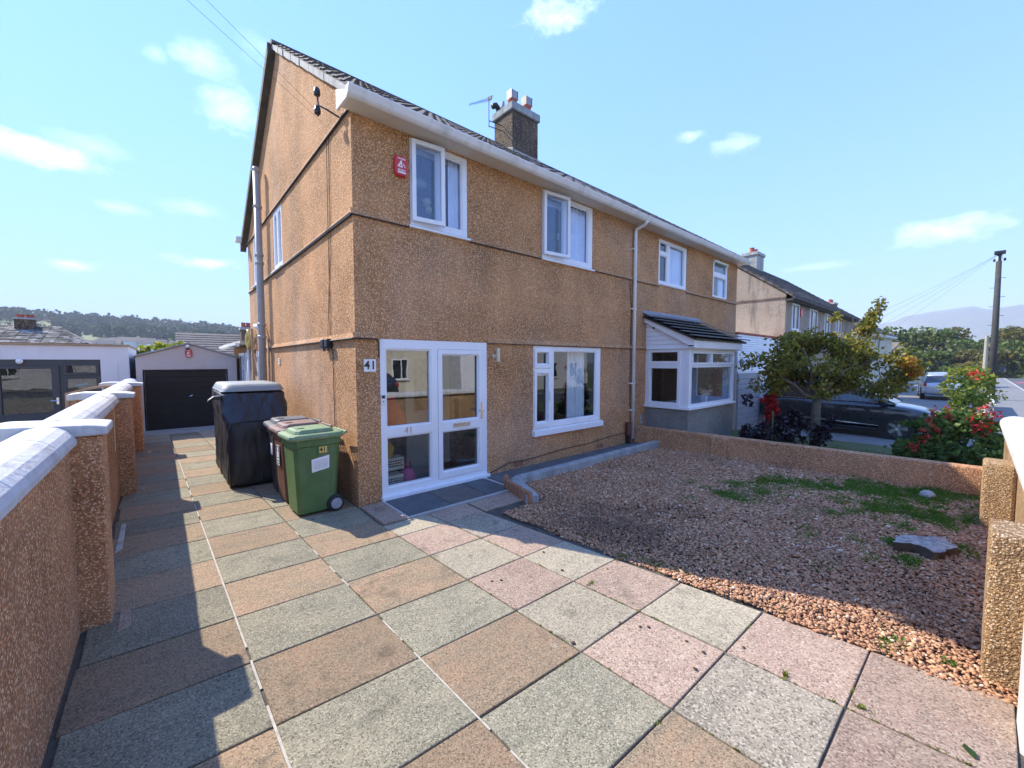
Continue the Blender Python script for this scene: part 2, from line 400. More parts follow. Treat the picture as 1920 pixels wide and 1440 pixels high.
def gravel_mat():
    m, t, b = mat('red_gravel')
    a = t.node('ShaderNodeAttribute', attribute_name='rnd')
    c = t.ramp(a.outputs['Fac'], [(0, (0.25, 0.125, 0.07)), (.2, (0.46, 0.25, 0.14)), (.45, (0.60, 0.35, 0.205)), (.65, (0.38, 0.205, 0.12)), (.85, (0.68, 0.46, 0.29)), (.95, (0.72, 0.53, 0.37)), (1, (0.80, 0.72, 0.62))])
    p = pos(t)
    n = t.noise(p, 60, 3)
    c = t.mix(t.range(n, .3, .7, 0, .3), c, (0.14, 0.08, 0.06))
    d = t.noise(p, 1.3, 4, .6)
    c = t.mix(t.range(d, .50, .70, 0, .35), c, (0.10, 0.065, 0.045))
    rd = t.vmath('LENGTH', t.vmath('MULTIPLY', t.vmath('SUBTRACT', p, (1.95, -2.5, 0)), (1.0, .75, 0)))
    rd = t.math('ADD', rd, t.math('MULTIPLY', t.math('SUBTRACT', t.noise(p, 4, 5, .7), .5), 2.2))
    c = t.mix(t.range(rd, .70, .12, 0, .6), c, (0.075, 0.045, 0.03))
    c = t.mix(1.0, c, (1.0, .92, .82), 'MULTIPLY')
    t.set(b.inputs['Base Color'], c)
    b.inputs['Roughness'].default_value = .85
    return m
M['gravel'] = gravel_mat()

L_TREE = leaf_mat('tree_leaf', [(0, (0.06, 0.07, 0.016)), (.35, (0.16, 0.165, 0.03)), (.65, (0.28, 0.26, 0.05)), (.85, (0.30, 0.18, 0.06)), (1, (0.42, 0.36, 0.10))], .42)
L_YEL = leaf_mat('yellow_leaf', [(0, (0.30, 0.17, 0.02)), (.5, (0.40, 0.26, 0.04)), (1, (0.42, 0.13, 0.02))])
L_BURG = leaf_mat('burgundy_leaf', [(0, (0.012, 0.008, 0.012)), (.6, (0.028, 0.016, 0.024)), (1, (0.07, 0.05, 0.06))], .15, .4)
L_RED = leaf_mat('scarlet_leaf', [(0, (0.30, 0.012, 0.015)), (.6, (0.48, 0.02, 0.03)), (1, (0.6, 0.08, 0.05))], .3)
L_BUSH = leaf_mat('bush_leaf', [(0, (0.03, 0.065, 0.014)), (.5, (0.07, 0.13, 0.025)), (.85, (0.15, 0.20, 0.04)), (1, (0.30, 0.32, 0.08))])
L_LIME = leaf_mat('lime_leaf', [(0, (0.10, 0.14, 0.02)), (.6, (0.22, 0.25, 0.035)), (1, (0.34, 0.33, 0.06))])
L_WOOD = leaf_mat('woodland_leaf', [(0, (0.035, 0.06, 0.016)), (.5, (0.085, 0.13, 0.032)), (1, (0.17, 0.20, 0.05))], .35)
L_WOOD2 = leaf_mat('woodland_leaf_bronze', [(0, (0.06, 0.065, 0.02)), (.5, (0.14, 0.13, 0.04)), (1, (0.22, 0.19, 0.06))], .35)
L_FAR = leaf_mat('far_wood_leaf', [(0, (0.018, 0.04, 0.016)), (.6, (0.036, 0.062, 0.024)), (1, (0.06, 0.09, 0.035))], .1, .95)
L_GRASS = leaf_mat('grass_blade', [(0, (0.05, 0.12, 0.015)), (.6, (0.10, 0.22, 0.03)), (1, (0.22, 0.28, 0.06))], .3)
L_MOSS = leaf_mat('moss_blade', [(0, (0.08, 0.12, 0.01)), (.6, (0.16, 0.19, 0.02)), (1, (0.26, 0.27, 0.05))], .3)

# ------------------------------------------------------------------ mesh helpers
class MB:
    def __init__(s):
        s.v = []; s.f = []
    def add(s, vs, fs):
        o = len(s.v)
        s.v += [tuple(v) for v in vs]
        s.f += [tuple(i + o for i in f) for f in fs]
        return s
    def box(s, x0, x1, y0, y1, z0, z1):
        return s.add([(x0, y0, z0), (x1, y0, z0), (x1, y1, z0), (x0, y1, z0), (x0, y0, z1), (x1, y0, z1), (x1, y1, z1), (x0, y1, z1)],
                     [(0, 3, 2, 1), (4, 5, 6, 7), (0, 1, 5, 4), (1, 2, 6, 5), (2, 3, 7, 6), (3, 0, 4, 7)])
    def prism(s, poly, ext):
        """poly: 3D points of a planar polygon; ext: extrusion vector"""
        n = len(poly); e = Vector(ext)
        a = [Vector(p) for p in poly]
        return s.add(a + [p + e for p in a], [tuple(range(n))[::-1], tuple(range(n, 2 * n))] + [(i, (i + 1) % n, n + (i + 1) % n, n + i) for i in range(n)])
    def tube(s, pts, r, n=8, caps=True):
        pts = [Vector(p) for p in pts]
        rs = r if isinstance(r, (list, tuple)) else [r] * len(pts)
        vs = []; fs = []
        prev = None
        for i, p in enumerate(pts):
            d = (pts[min(i + 1, len(pts) - 1)] - pts[max(i - 1, 0)]).normalized()
            a = prev if prev is not None else (Vector((0, 0, 1)) if abs(d.z) < .9 else Vector((1, 0, 0)))
            u = d.cross(a)
            if u.length < 1e-4: u = d.cross(Vector((.3, .8, .5)))
            u.normalize()
            w = u.cross(d).normalized()
            prev = w
            for k in range(n):
                an = 2 * math.pi * k / n
                vs.append(p + (u * math.cos(an) + w * math.sin(an)) * rs[i])
        for i in range(len(pts) - 1):
            for k in range(n):
                a = i * n + k; b = i * n + (k + 1) % n
                fs.append((a, b, b + n, a + n))
        if caps:
            fs.append(tuple(range(n))[::-1]); fs.append(tuple(range((len(pts) - 1) * n, len(pts) * n)))
        return s.add(vs, fs)
    def lathe(s, prof, c, n=16, axis='z'):
        vs = []; fs = []
        for r, h in prof:
            for k in range(n):
                an = 2 * math.pi * k / n
                a, b = r * math.cos(an), r * math.sin(an)
                vs.append({'z': (c[0] + a, c[1] + b, c[2] + h), 'y': (c[0] + a, c[1] + h, c[2] + b), 'x': (c[0] + h, c[1] + a, c[2] + b)}[axis])
        for i in range(len(prof) - 1):
            for k in range(n):
                a = i * n + k; b = i * n + (k + 1) % n
                fs.append((a, b, b + n, a + n))
        fs.append(tuple(range(n))); fs.append(tuple(range((len(prof) - 1) * n, len(prof) * n)))
        return s.add(vs, fs)
    def loft(s, rings, close=True, caps=True):
        n = len(rings[0]); vs = [p for r in rings for p in r]; fs = []
        for i in range(len(rings) - 1):
            for k in range(n if close else n - 1):
                a = i * n + k; b = i * n + (k + 1) % n
                fs.append((a, b, b + n, a + n))
        if caps:
            fs.append(tuple(range(n))[::-1]); fs.append(tuple(range((len(rings) - 1) * n, len(rings) * n)))
        return s.add(vs, fs)
    def plate(s, u0, u1, z0, z1, holes, d0, d1, mp):
        us = sorted({u0, u1} | {h[0] for h in holes} | {h[1] for h in holes})
        zs = sorted({z0, z1} | {h[2] for h in holes} | {h[3] for h in holes})
        us = [u for u in us if u0 <= u <= u1]; zs = [z for z in zs if z0 <= z <= z1]
        def solid(i, j):
            if i < 0 or j < 0 or i >= len(us) - 1 or j >= len(zs) - 1: return False
            u = (us[i] + us[i + 1]) / 2; z = (zs[j] + zs[j + 1]) / 2
            return not any(h[0] < u < h[1] and h[2] < z < h[3] for h in holes)
        for i in range(len(us) - 1):
            for j in range(len(zs) - 1):
                if not solid(i, j): continue
                a, b, c, d = us[i], us[i + 1], zs[j], zs[j + 1]
                for dd in (d0, d1):
                    s.add([mp(a, dd, c), mp(b, dd, c), mp(b, dd, d), mp(a, dd, d)], [(0, 1, 2, 3)])
                for (ii, jj, p, q) in ((i - 1, j, (a, c), (a, d)), (i + 1, j, (b, c), (b, d)), (i, j - 1, (a, c), (b, c)), (i, j + 1, (a, d), (b, d))):
                    if not solid(ii, jj):
                        s.add([mp(p[0], d0, p[1]), mp(q[0], d0, q[1]), mp(q[0], d1, q[1]), mp(p[0], d1, p[1])], [(0, 1, 2, 3)])
        return s
    def xf(s, m):
        s.v = [tuple(m @ Vector(v)) for v in s.v]
        return s
    def mesh(s, name, m, smooth=False, weld=True, recalc=True):
        me = bpy.data.meshes.new(name)
        me.from_pydata(s.v, [], s.f)
        if weld or recalc:
            bm = bmesh.new(); bm.from_mesh(me)
            if weld: bmesh.ops.remove_doubles(bm, verts=bm.verts, dist=1e-5)
            if recalc: bmesh.ops.recalc_face_normals(bm, faces=bm.faces)
            bm.to_mesh(me); bm.free()
        if smooth:
            for p in me.polygons: p.use_smooth = True
        if m: me.materials.append(M[m] if isinstance(m, str) else m)
        return me
    def build(s, name, m, parent=None, smooth=False, bevel=0, weld=True, seg=1):
        return link(name, s.mesh(name, m, smooth, weld), parent, bevel, seg)

def link(name, me, parent=None, bevel=0, seg=1):
    o = bpy.data.objects.new(name, me)
    COL.objects.link(o)
    if parent is not None: o.parent = parent
    if bevel:
        b = o.modifiers.new('bevel', 'BEVEL'); b.width = bevel; b.segments = seg; b.limit_method = 'ANGLE'; b.angle_limit = R(35)
    return o

def thing(name, label, cat, loc=(0, 0, 0), rz=0, group=None):
    o = bpy.data.objects.new(name, None); COL.objects.link(o)
    o.empty_display_size = .1
    o.location = loc; o.rotation_euler = (0, 0, rz)
    tag(o, label, cat, group)
    return o
def tag(o, label=None, cat=None, group=None, kind=None):
    if label: o['label'] = label
    if cat: o['category'] = cat
    if group: o['group'] = group
    if kind: o['kind'] = kind
    return o
def copy_thing(root, loc, rz, label, group=None):
    def rec(o, parent):
        c = o.copy(); COL.objects.link(c)
        if parent is not None: c.parent = parent
        for ch in [x for x in bpy.data.objects if x.parent is o]: rec(ch, c)
        return c
    c = rec(root, None)
    c.location = loc; c.rotation_euler = (0, 0, rz); c['label'] = label
    if group: c['group'] = group
    return c

def text(body, size, m, parent, mw, name='lettering', extrude=.001, bold=0):
    cu = bpy.data.curves.new(name, 'FONT')
    cu.body = body; cu.size = size; cu.align_x = 'CENTER'; cu.align_y = 'CENTER'; cu.extrude = extrude; cu.offset = bold
    cu.materials.append(M[m])
    tmp = bpy.data.objects.new(name, cu); COL.objects.link(tmp)
    dg = bpy.context.evaluated_depsgraph_get(); dg.update()
    me = bpy.data.meshes.new_from_object(tmp.evaluated_get(dg))
    bpy.data.objects.remove(tmp)
    me.materials.clear(); me.materials.append(M[m])
    o = bpy.data.objects.new(name, me); COL.objects.link(o)
    o.parent = parent
    o.matrix_local = mw
    return o

FRONT = lambda y=0.0: (lambda u, d, z: (u, y - d, z))
GABLE = lambda x=0.0: (lambda u, d, z: (x - d, u, z))

def fast_mesh(name, verts, quads, m, rnd=None, tri=False):
    me = bpy.data.meshes.new(name)
    k = 3 if tri else 4
    nf = len(quads)
    me.vertices.add(len(verts)); me.vertices.foreach_set('co', np.asarray(verts, np.float32).ravel())
    me.loops.add(nf * k); me.loops.foreach_set('vertex_index', np.asarray(quads, np.int32).ravel())
    me.polygons.add(nf); me.polygons.foreach_set('loop_start', np.arange(0, nf * k, k, dtype=np.int32))
    try: me.polygons.foreach_set('loop_total', np.full(nf, k, np.int32))
    except Exception: pass
    me.update(calc_edges=True)
    if rnd is not None:
        a = me.attributes.new('rnd', 'FLOAT', 'POINT'); a.data.foreach_set('value', np.asarray(rnd, np.float32))
    me.materials.append(M[m] if isinstance(m, str) else m)
    return me

def leaves(name, pts, size, m, parent=None, seed=0, width=.34, droop=0.0, spread=.35):
    """folded diamond leaves scattered on pts"""
    g = np.random.default_rng(seed)
    n = len(pts)
    a = g.normal(size=(n, 3)); a[:, 2] -= droop; a /= np.linalg.norm(a, axis=1)[:, None]
    b = np.cross(a, g.normal(size=(n, 3))); b /= np.linalg.norm(b, axis=1)[:, None]
    c = np.cross(a, b)
    s = (size * (1 - spread + 2 * spread * g.random(n)))[:, None]
    v = np.empty((n, 4, 3))
    v[:, 0] = pts - a * s * .5; v[:, 2] = pts + a * s * .5
    v[:, 1] = pts + b * s * width + c * s * .12; v[:, 3] = pts - b * s * width + c * s * .12
    q = np.arange(n * 4).reshape(n, 4)
    r = np.repeat(np.clip(g.normal(.5, .22, n), 0, 1), 4)
    return link(name, fast_mesh(name, v.reshape(-1, 3), q, m, r), parent)

def blob_pts(blobs, n, seed, shell=.5, gap=0.0):
    """points through the volume of ellipsoid lobes, denser outside, with gaps"""
    g = np.random.default_rng(seed)
    w = np.array([b[3] * b[4] * b[5] for b in blobs]) ** .75
    idx = g.choice(len(blobs), int(n * (1 + gap)), p=w / w.sum())
    B = np.array(blobs, float)[idx]
    d = g.normal(size=(len(idx), 3)); d /= np.linalg.norm(d, axis=1)[:, None]
    r = (shell + (1 - shell) * g.random(len(idx)) ** .6)
    r *= 1 + .18 * np.sin(d[:, 0] * 7 + idx) * np.sin(d[:, 1] * 6 + 2 * idx) + .1 * np.sin(d[:, 2] * 13)
    p = B[:, :3] + d * r[:, None] * B[:, 3:6]
    if gap:
        f = np.sin(p[:, 0] * 5.1 + 1) + np.sin(p[:, 1] * 6.3 + p[:, 2] * 2) + np.sin(p[:, 2] * 7.7 + p[:, 0] * 3)
        p = p[np.argsort(f)[len(p) - n:]]
    return p

def ground_z(x):
    t = min(1, max(0, (x - 6.8) / 5.4))
    return -0.4 * t * t * (3 - 2 * t)

def sheet(name, xs, ys, zoff, m, parent=None):
    vs = [(x, y, ground_z(x) + zoff) for y in ys for x in xs]
    n = len(xs)
    fs = [(j * n + i, j * n + i + 1, (j + 1) * n + i + 1, (j + 1) * n + i) for j in range(len(ys) - 1) for i in range(n - 1)]
    o = MB().add(vs, fs).build(name, m, parent)
    return o
def rng(a, b, n): return [a + (b - a) * i / (n - 1) for i in range(n)]

# ------------------------------------------------------------------ terrain
def terrain():
    rs = [0, 6, 12, 18, 24, 30, 36, 42, 50, 60, 80, 110, 150, 200, 280, 400, 700, 1500, 3500, 6000]
    na = 96
    vs = []; fs = []
    for r in rs:
        for k in range(na):
            an = 2 * math.pi * k / na
            x, y = CAM.x + r * math.cos(an), CAM.y + r * math.sin(an)
            deg = math.degrees(an)
            fall = min(1, max(0, (r - 40) / 240.0))
            fall = fall * fall * (3 - 2 * fall)
            back = 1 if 45 < deg < 250 else (.35 if deg <= 45 or deg > 330 else .6)
            vs.append((x, y, ground_z(x) - .06 - 16 * fall * back))
    for i in range(len(rs) - 1):
        for k in range(na):
            a = i * na + k; b = i * na + (k + 1) % na
            fs.append((a, b, b + na, a + na))
    m, t, b = mat('grassy_ground')
    p = pos(t)
    c = t.ramp(t.noise(p, .06, 6, .6), [(.3, (0.045, 0.07, 0.02)), (.5, (0.08, 0.11, 0.03)), (.7, (0.12, 0.13, 0.05))])
    t.set(b.inputs['Base Color'], c); b.inputs['Roughness'].default_value = .95
    o = MB().add(vs, fs).build('ground', m)
    tag(o, kind='structure')
terrain()

def hill(name, a0, a1, rad, height, m, na=60):
    """polar strip of hillside round the house; height(azimuth deg, radius)"""
    vs = []; fs = []
    for r in rad:
        for k in range(na):
            an = R(a0 + (a1 - a0) * k / (na - 1))
            vs.append((CAM.x + r * math.cos(an), CAM.y + r * math.sin(an), height(math.degrees(an), r)))
    n = na
    for i in range(len(rad) - 1):
        for k in range(n - 1):
            fs.append((i * n + k, i * n + k + 1, (i + 1) * n + k + 1, (i + 1) * n + k))
    o = MB().add(vs, fs).build(name, m, smooth=True)
    return tag(o, kind='structure')

def left_slope(az, r):
    top = .073 - .0125 + (az - 82) * .00075
    top = min(top, .0755) if az < 112 else top
    t = min(1, max(0, (r - 260) / 490.0))
    tt = .012 + (top - .012) * t ** .9
    wob = .9 * math.sin(az * .9) + 1.1 * math.sin(r * .03 + az * .4)
    z = CAM.z + r * tt + wob
    if r > 750: z = CAM.z + 750 * top - (r - 750) * .05
    if r < 260: z = CAM.z + r * .012 - (260 - r) * .11
    return z
mh, th, bh = mat('hill_field')
ph = pos(th)
ch = th.ramp(th.noise(ph, .011, 5, .55), [(.32, (0.085, 0.12, 0.03)), (.5, (0.15, 0.18, 0.05)), (.68, (0.22, 0.20, 0.08))])
ch = th.mix(th.range(th.noise(ph, .05, 5, .6), .5, .7, 0, .6), ch, (0.04, 0.065, 0.02))
th.set(bh.inputs['Base Color'], ch); bh.inputs['Roughness'].default_value = .95
hill('hill', 58, 128, [150, 200, 260, 300, 340, 380, 420, 470, 520, 580, 640, 700, 750, 820, 950], left_slope, mh)

def far_slope(az, r):
    e = .087 if az < 3 else .087 - (az - 3) * .0045
    t = min(1, max(0, (r - 2000) / 1400.0))
    return -10 + (CAM.z + 3400 * e + 10 + 8 * math.sin(az * 1.7) + 5 * math.sin(az * 4.1)) * (t * t * (3 - 2 * t)) - max(0, r - 3400) * .05 + 4 * math.sin(r * .011 + az)
mf, tf, bf = mat('moorland')
pf = pos(tf)
cf = tf.ramp(tf.noise(pf, .0024, 6, .6), [(.35, (0.06, 0.075, 0.035)), (.5, (0.13, 0.13, 0.07)), (.65, (0.20, 0.19, 0.12))])
tf.set(bf.inputs['Base Color'], cf); bf.inputs['Roughness'].default_value = .95
hill('distant_hill', -22, 22, [1900, 2200, 2500, 2800, 3100, 3400, 3800], far_slope, mf, 50)

# far wood on the left hill: reads as one mass
def hill_wood():
    g = np.random.default_rng(3)
    P = []
    trees = []
    while len(trees) < 1900:
        az = g.uniform(60, 126); r = g.uniform(360, 770)
        edge = 640 - max(0, 99 - az) * 19 + 28 * math.sin(az * 1.3) + 16 * math.sin(az * 3.1)
        if r < max(395, edge):
            continue
        trees.append((az, r))
    for k in range(150):
        az = g.uniform(70, 118); r = g.uniform(330, 640)
        trees.append((az, 470 + 25 * math.sin(az * .8) + g.normal() * 7) if k % 2 else (az, r))
    for az, r in trees:
        h = g.uniform(7, 13)
        cx, cy = CAM.x + r * math.cos(R(az)), CAM.y + r * math.sin(R(az))
        z = left_slope(az, r)
        n = 34
        d = g.normal(size=(n, 3)); d[:, 2] = np.abs(d[:, 2]); d /= np.linalg.norm(d, axis=1)[:, None]
        P.append(np.array([cx, cy, z + h * .1]) + d * np.array([h * .5, h * .5, h * .85]) * (0.8 + .25 * g.random(n))[:, None])
    o = leaves('hillside_wood', np.concatenate(P), 3.4, L_FAR, seed=4, width=.42)
    tag(o, kind='stuff', label='dark wooded belt running along the crest of the hill')
hill_wood()

def town():
    g = np.random.default_rng(8)
    walls = MB(); roofs = MB()
    for k in range(170):
        az = g.uniform(84, 103); r = g.uniform(285, 352)
        cx, cy = CAM.x + r * math.cos(R(az)), CAM.y + r * math.sin(R(az)); z = left_slope(az, r) - .5
        w, d, h = g.uniform(3, 5.5), g.uniform(2.5, 4), g.uniform(3, 4.5)
        walls.box(cx - w, cx + w, cy - d, cy + d, z, z + h)
        roofs.add([(cx - w - .3, cy - d - .3, z + h), (cx + w + .3, cy - d - .3, z + h), (cx + w + .3, cy + d + .3, z + h), (cx - w - .3, cy + d + .3, z + h), (cx - w - .3, cy, z + h + 2), (cx + w + .3, cy, z + h + 2)],
                  [(0, 1, 5, 4), (2, 3, 4, 5), (1, 2, 5), (3, 0, 4)])
    w = walls.build('distant_houses', 'white_render', weld=False)
    tag(w, 'distant housing estate at the foot of the wooded hill', kind='stuff')
    tag(roofs.build('roofs', 'roof_brown', w, weld=False), kind='stuff')
town()

# ------------------------------------------------------------------ haze
hz = MB().box(-4300, 4300, -4300, 4300, -30, 330).build('haze', None, weld=False)
hm = bpy.data.materials.new('haze'); hm.use_nodes = True
ht = NT(hm.node_tree); ht.n.clear()
vol = ht.node('ShaderNodeVolumePrincipled')
vol.inputs['Color'].default_value = (0.86, 0.92, 1.0, 1)
vol.inputs['Density'].default_value = 0.00038
ho = ht.node('ShaderNodeOutputMaterial'); ht.l.new(vol.outputs[0], ho.inputs['Volume'])
hz.data.materials.append(hm)
tag(hz, kind='stuff')

# ------------------------------------------------------------------ street and plots
XS = [-40, -25, -12, -3, 0, 3, 6, 6.8, 7.6, 8.4, 9.2, 10, 10.8, 11.6, 12.4, 16, 25, 40, 70, 120]
tag(sheet('pavement', XS, [-7.55, -5.66], -.02, 'pavement'), kind='structure')
kb = MB()
for i in range(len(XS) - 1):
    a, b = XS[i], XS[i + 1]
    za, zb = ground_z(a) - .02, ground_z(b) - .02
    kb.add([(a, -7.55, za), (b, -7.55, zb), (b, -7.68, zb), (a, -7.68, za), (a, -7.68, za - .12), (b, -7.68, zb - .12)], [(0, 1, 2, 3), (3, 2, 5, 4)])
tag(kb.build('kerb', 'cement'), kind='structure')
tag(sheet('road', XS, [-14.0, -7.68], -.14 + .09, 'asphalt'), kind='structure')
tag(sheet('far_pavement', XS, [-16.0, -14.0], .0, 'pavement'), kind='structure')

# driveway: joint soil, then one slab at a time
def col_x(i, y):
    return (-2.30, -1.535 - .024 * y, -.807 - .044 * y, -.05 - .05 * y, .506 - .077 * y, .968 - .121 * y, 1.86)[i]
def row_y(k, x):
    return -.55 - .59 * k - (.06 if x < 0 else .02) * x
drive = MB().add([(-2.33, -5.62, -.012), (1.66, -5.62, -.012), (1.30, -1.40, -.012), (2.0, -1.3, -.012), (2.0, -.0, -.012), (.0, -.0, -.012), (.0, 9.2, -.012), (-2.33, 9.2, -.012)],
                 [(0, 1, 2, 5, 7), (2, 3, 4, 5), (5, 6, 7)]).build('driveway', 'soil')
tag(drive, kind='structure')
g = random.Random(5)
def slab(pts, m, th=.05, top=0.0):
    n = len(pts)
    vs = [(x, y, top - th) for x, y in pts] + [(x, y, top + g.uniform(-.0015, .0025)) for x, y in pts]
    o = MB().add(vs, [tuple(range(n))[::-1], tuple(range(n, 2 * n))] + [(i, (i + 1) % n, n + (i + 1) % n, n + i) for i in range(n)])
    return o.build('slab', m, drive, bevel=.006, seg=2)
J = .004
for k in range(-17, 9):
    for c in range(6):
        if k < -1 and c > 2: continue
        if k == -1 and c > 2: continue
        if k < 0 and c == 5: continue
        if c == 5 and k > 0: continue
        ym = -.55 - .59 * (k + .5)
        pts = []
        for (ci, kk, sx, sy) in ((c, k + 1, 1, 1), (c + 1, k + 1, -1, 1), (c + 1, k, -1, -1), (c, k, 1, -1)):
            y0 = -.55 - .59 * kk
            x = col_x(ci, y0)
            if c == 5 and ci == 5: x = 1.135
            if c == 4 and ci == 5 and k == 0: x = 1.11
            if ym > -.3 and ci == 3: x = -.012
            y = row_y(kk, x)
            if c >= 3 and k == 0 and kk == 0: y = -.775
            x += sx * (J + g.uniform(0, .004)); y += sy * (J + g.uniform(-.001, .004))
            if ci == 0: x = -2.292 + g.uniform(-.02, .02)
            pts.append((x, y))
        if pts[0][1] < -5.6: continue
        if c <= 2:
            green = (k % 2 == 1) if c in (0, 2) else (k % 2 == 0)
            m = 'slab_green' if green else 'slab_orange'
            if k < -13: m = g.choice(['slab_pink', 'slab_green', 'slab_cream'])
        elif c == 3:
            m = 'slab_cream' if k % 2 == 0 else 'slab_pink'
            if k == 6: m = 'slab_grey'
        else:
            m = 'slab_cream' if k % 2 == 1 else 'slab_pink'
            if c == 5: m = 'slab_pink'
            if k == 1 or k == 7: m = 'slab_grey' if k == 1 else 'slab_pink'
        slab(pts, m)
jm = MB()
for i in range(60):
    ya = 5.0 - i * .15
    if random.random() < .8: jm.add([(col_x(1, ya) - .006, ya, -.002), (col_x(1, ya) + .007, ya, -.002), (col_x(1, ya - .15) + .007, ya - .15, -.002), (col_x(1, ya - .15) - .006, ya - .15, -.002)], [(0, 1, 2, 3)])
for i in range(26):
    ya = -.1 - i * .15
    if random.random() < .55: jm.add([(col_x(2, ya) - .005, ya, -.003), (col_x(2, ya) + .006, ya, -.003), (col_x(2, ya - .15) + .006, ya - .15, -.003), (col_x(2, ya - .15) - .005, ya - .15, -.003)], [(0, 1, 2, 3)])
tag(jm.build('joint_mortar', 'mortar', drive, weld=False), kind='stuff')
# doorstep: one pink slab, then three slates with pale joints
slab([(.0, -.74), (.29, -.75), (.29, -.05), (.0, -.05)], 'slab_pink', top=.02)
gr = MB().box(.295, 2.0, -.765, -.02, -.03, .012).build('grout', 'grout', drive)
for a, b, m in ((.33, .92, 'slate_step'), (.932, 1.50, 'slate_brown'), (1.512, 1.93, 'slate_step')):
    o = MB().box(a, b, -.72, -.03, -.02, .022).build('slate', m, drive, bevel=.004)
# broken bits of slab and mortar along the foot of the boundary wall
for x, y, w, l, m in ((-2.13, -1.0, .07, .3, 'slab_pink'), (-2.12, 2.9, .05, .2, 'slab_cream'), (-2.1, 6.1, .05, .25, 'slab_cream'), (-2.24, 1.2, .05, .9, 'cement')):
    slab([(x, y - l), (x + w, y - l * .9), (x + w * .8, y), (x, y + .02)], m, top=.008)

# front garden
def px_line(y):
    return .968 - .121 * y
bed = MB().add([(1.30, -1.40, -.02), (1.62, -5.45, -.02), (6.75, -5.45, -.02), (6.3, -.45, -.02), (2.05, -.62, -.02), (1.9, -1.36, -.02)], [(0, 1, 2, 3, 4, 5)]).build('gravel_bed', 'earth')
tag(bed, kind='structure')

def gravel():
    gg = np.random.default_rng(11)
    pts = []
    def inside(x, y):
        left = np.maximum(1.235 + (-1.40 - y) * .083, 1.2) + .015 * np.sin(y * 9)
        left = np.where(y > -1.36, 1.95 + (-1.36 - y) * -.05, left)
        right = 6.30 + (-.45 - y) * .09
        topy = np.where(x < 2.0, -1.0, -.64 + (x - 2.0) * .02)
        return (x > left) & (x < right) & (y < topy) & (y > -5.43)
    x = gg.uniform(1.2, 6.8, 120000); y = gg.uniform(-5.45, -.4, 120000)
    d = np.hypot(x - CAM.x, y - CAM.y)
    keep = inside(x, y) & (gg.random(120000) < np.clip(4.6 / d, .3, 1))
    x, y = x[keep], y[keep]
    n = len(x)
    size = gg.uniform(.007, .0155, n) * np.where(gg.random(n) < .05, 1.5, 1) * np.clip(np.hypot(x - CAM.x, y - CAM.y) / 4.8, .95, 1.35)
    ico = bmesh.new(); bmesh.ops.create_icosphere(ico, subdivisions=1, radius=1)
    V = np.array([v.co[:] for v in ico.verts]); F = np.array([[v.index for v in f.verts] for f in ico.faces]); ico.free()
    # eight pebble shapes, turned and scaled
    ang = gg.uniform(0, 2 * np.pi, n)
    sx, sy, sz = gg.uniform(.8, 1.5, n), gg.uniform(.7, 1.1, n), gg.uniform(.45, .85, n)
    jit = 1 + .22 * gg.normal(size=(8, len(V), 1))
    shp = (V[None] * jit)[gg.integers(0, 8, n)]
    P = shp * np.stack([sx, sy, sz], 1)[:, None, :] * size[:, None, None]
    tl = gg.normal(0, .25, n)
    Pz = P[:, :, 2] + P[:, :, 0] * tl[:, None]
    c, s_ = np.cos(ang)[:, None], np.sin(ang)[:, None]
    X = P[:, :, 0] * c - P[:, :, 1] * s_ + x[:, None]
    Y = P[:, :, 0] * s_ + P[:, :, 1] * c + y[:, None]
    lump = .012 * np.sin(x * 2.3) * np.sin(y * 1.9) + .010 * np.sin(x * 5.1 + y * 3)
    Z = Pz + (lump + .002 + gg.uniform(-.006, .014, n))[:, None]
    verts = np.stack([X, Y, Z], 2).reshape(-1, 3)
    faces = (F[None] + (np.arange(n) * len(V))[:, None, None]).reshape(-1, 3)
    r = gg.random(n); r = np.where(r > .985, 1.0, r * .96)
    me = fast_mesh('gravel', verts, faces, 'gravel', np.repeat(r, len(V)), tri=True)
    me.polygons.foreach_set('use_smooth', np.ones(len(faces), bool))
    tag(link('gravel', me), 'red brown gravel covering the front garden', kind='stuff')
gravel()

def blades(name, patches, m, seed, parent=None, h=.05):
    """tufts: (x, y, z, rx, ry, count)"""
    gg = np.random.default_rng(seed)
    V = []; 
    for (x, y, z, rx, ry, n, hh) in patches:
        a = gg.uniform(0, 2 * np.pi, n); r = np.sqrt(gg.random(n))
        wob = 1 + .3 * np.sin(a * 3 + x * 7) + .2 * np.sin(a * 5 + y * 3)
        px = x + rx * r * np.cos(a) * wob; py = y + ry * r * np.sin(a) * wob
        an = gg.uniform(0, 2 * np.pi, n); w = gg.uniform(.002, .005, n); ht = hh * gg.uniform(.4, 1.2, n)
        lean = gg.normal(0, .6, (n, 2)) * ht[:, None]
        base = np.stack([px, py, np.full(n, z)], 1)
        dx = np.stack([np.cos(an) * w, np.sin(an) * w, np.zeros(n)], 1)
        mid = base + np.stack([lean[:, 0] * .35, lean[:, 1] * .35, ht * .6], 1)
        tip = base + np.stack([lean[:, 0], lean[:, 1], ht], 1)
        V.append(np.stack([base - dx, base + dx, mid + dx * .9, tip], 1))
    V = np.concatenate(V); n = len(V)
    r = np.repeat(np.clip(gg.normal(.5, .25, n), 0, 1), 4)
    return link(name, fast_mesh(name, V.reshape(-1, 3), np.arange(n * 4).reshape(n, 4), m, r), parent)

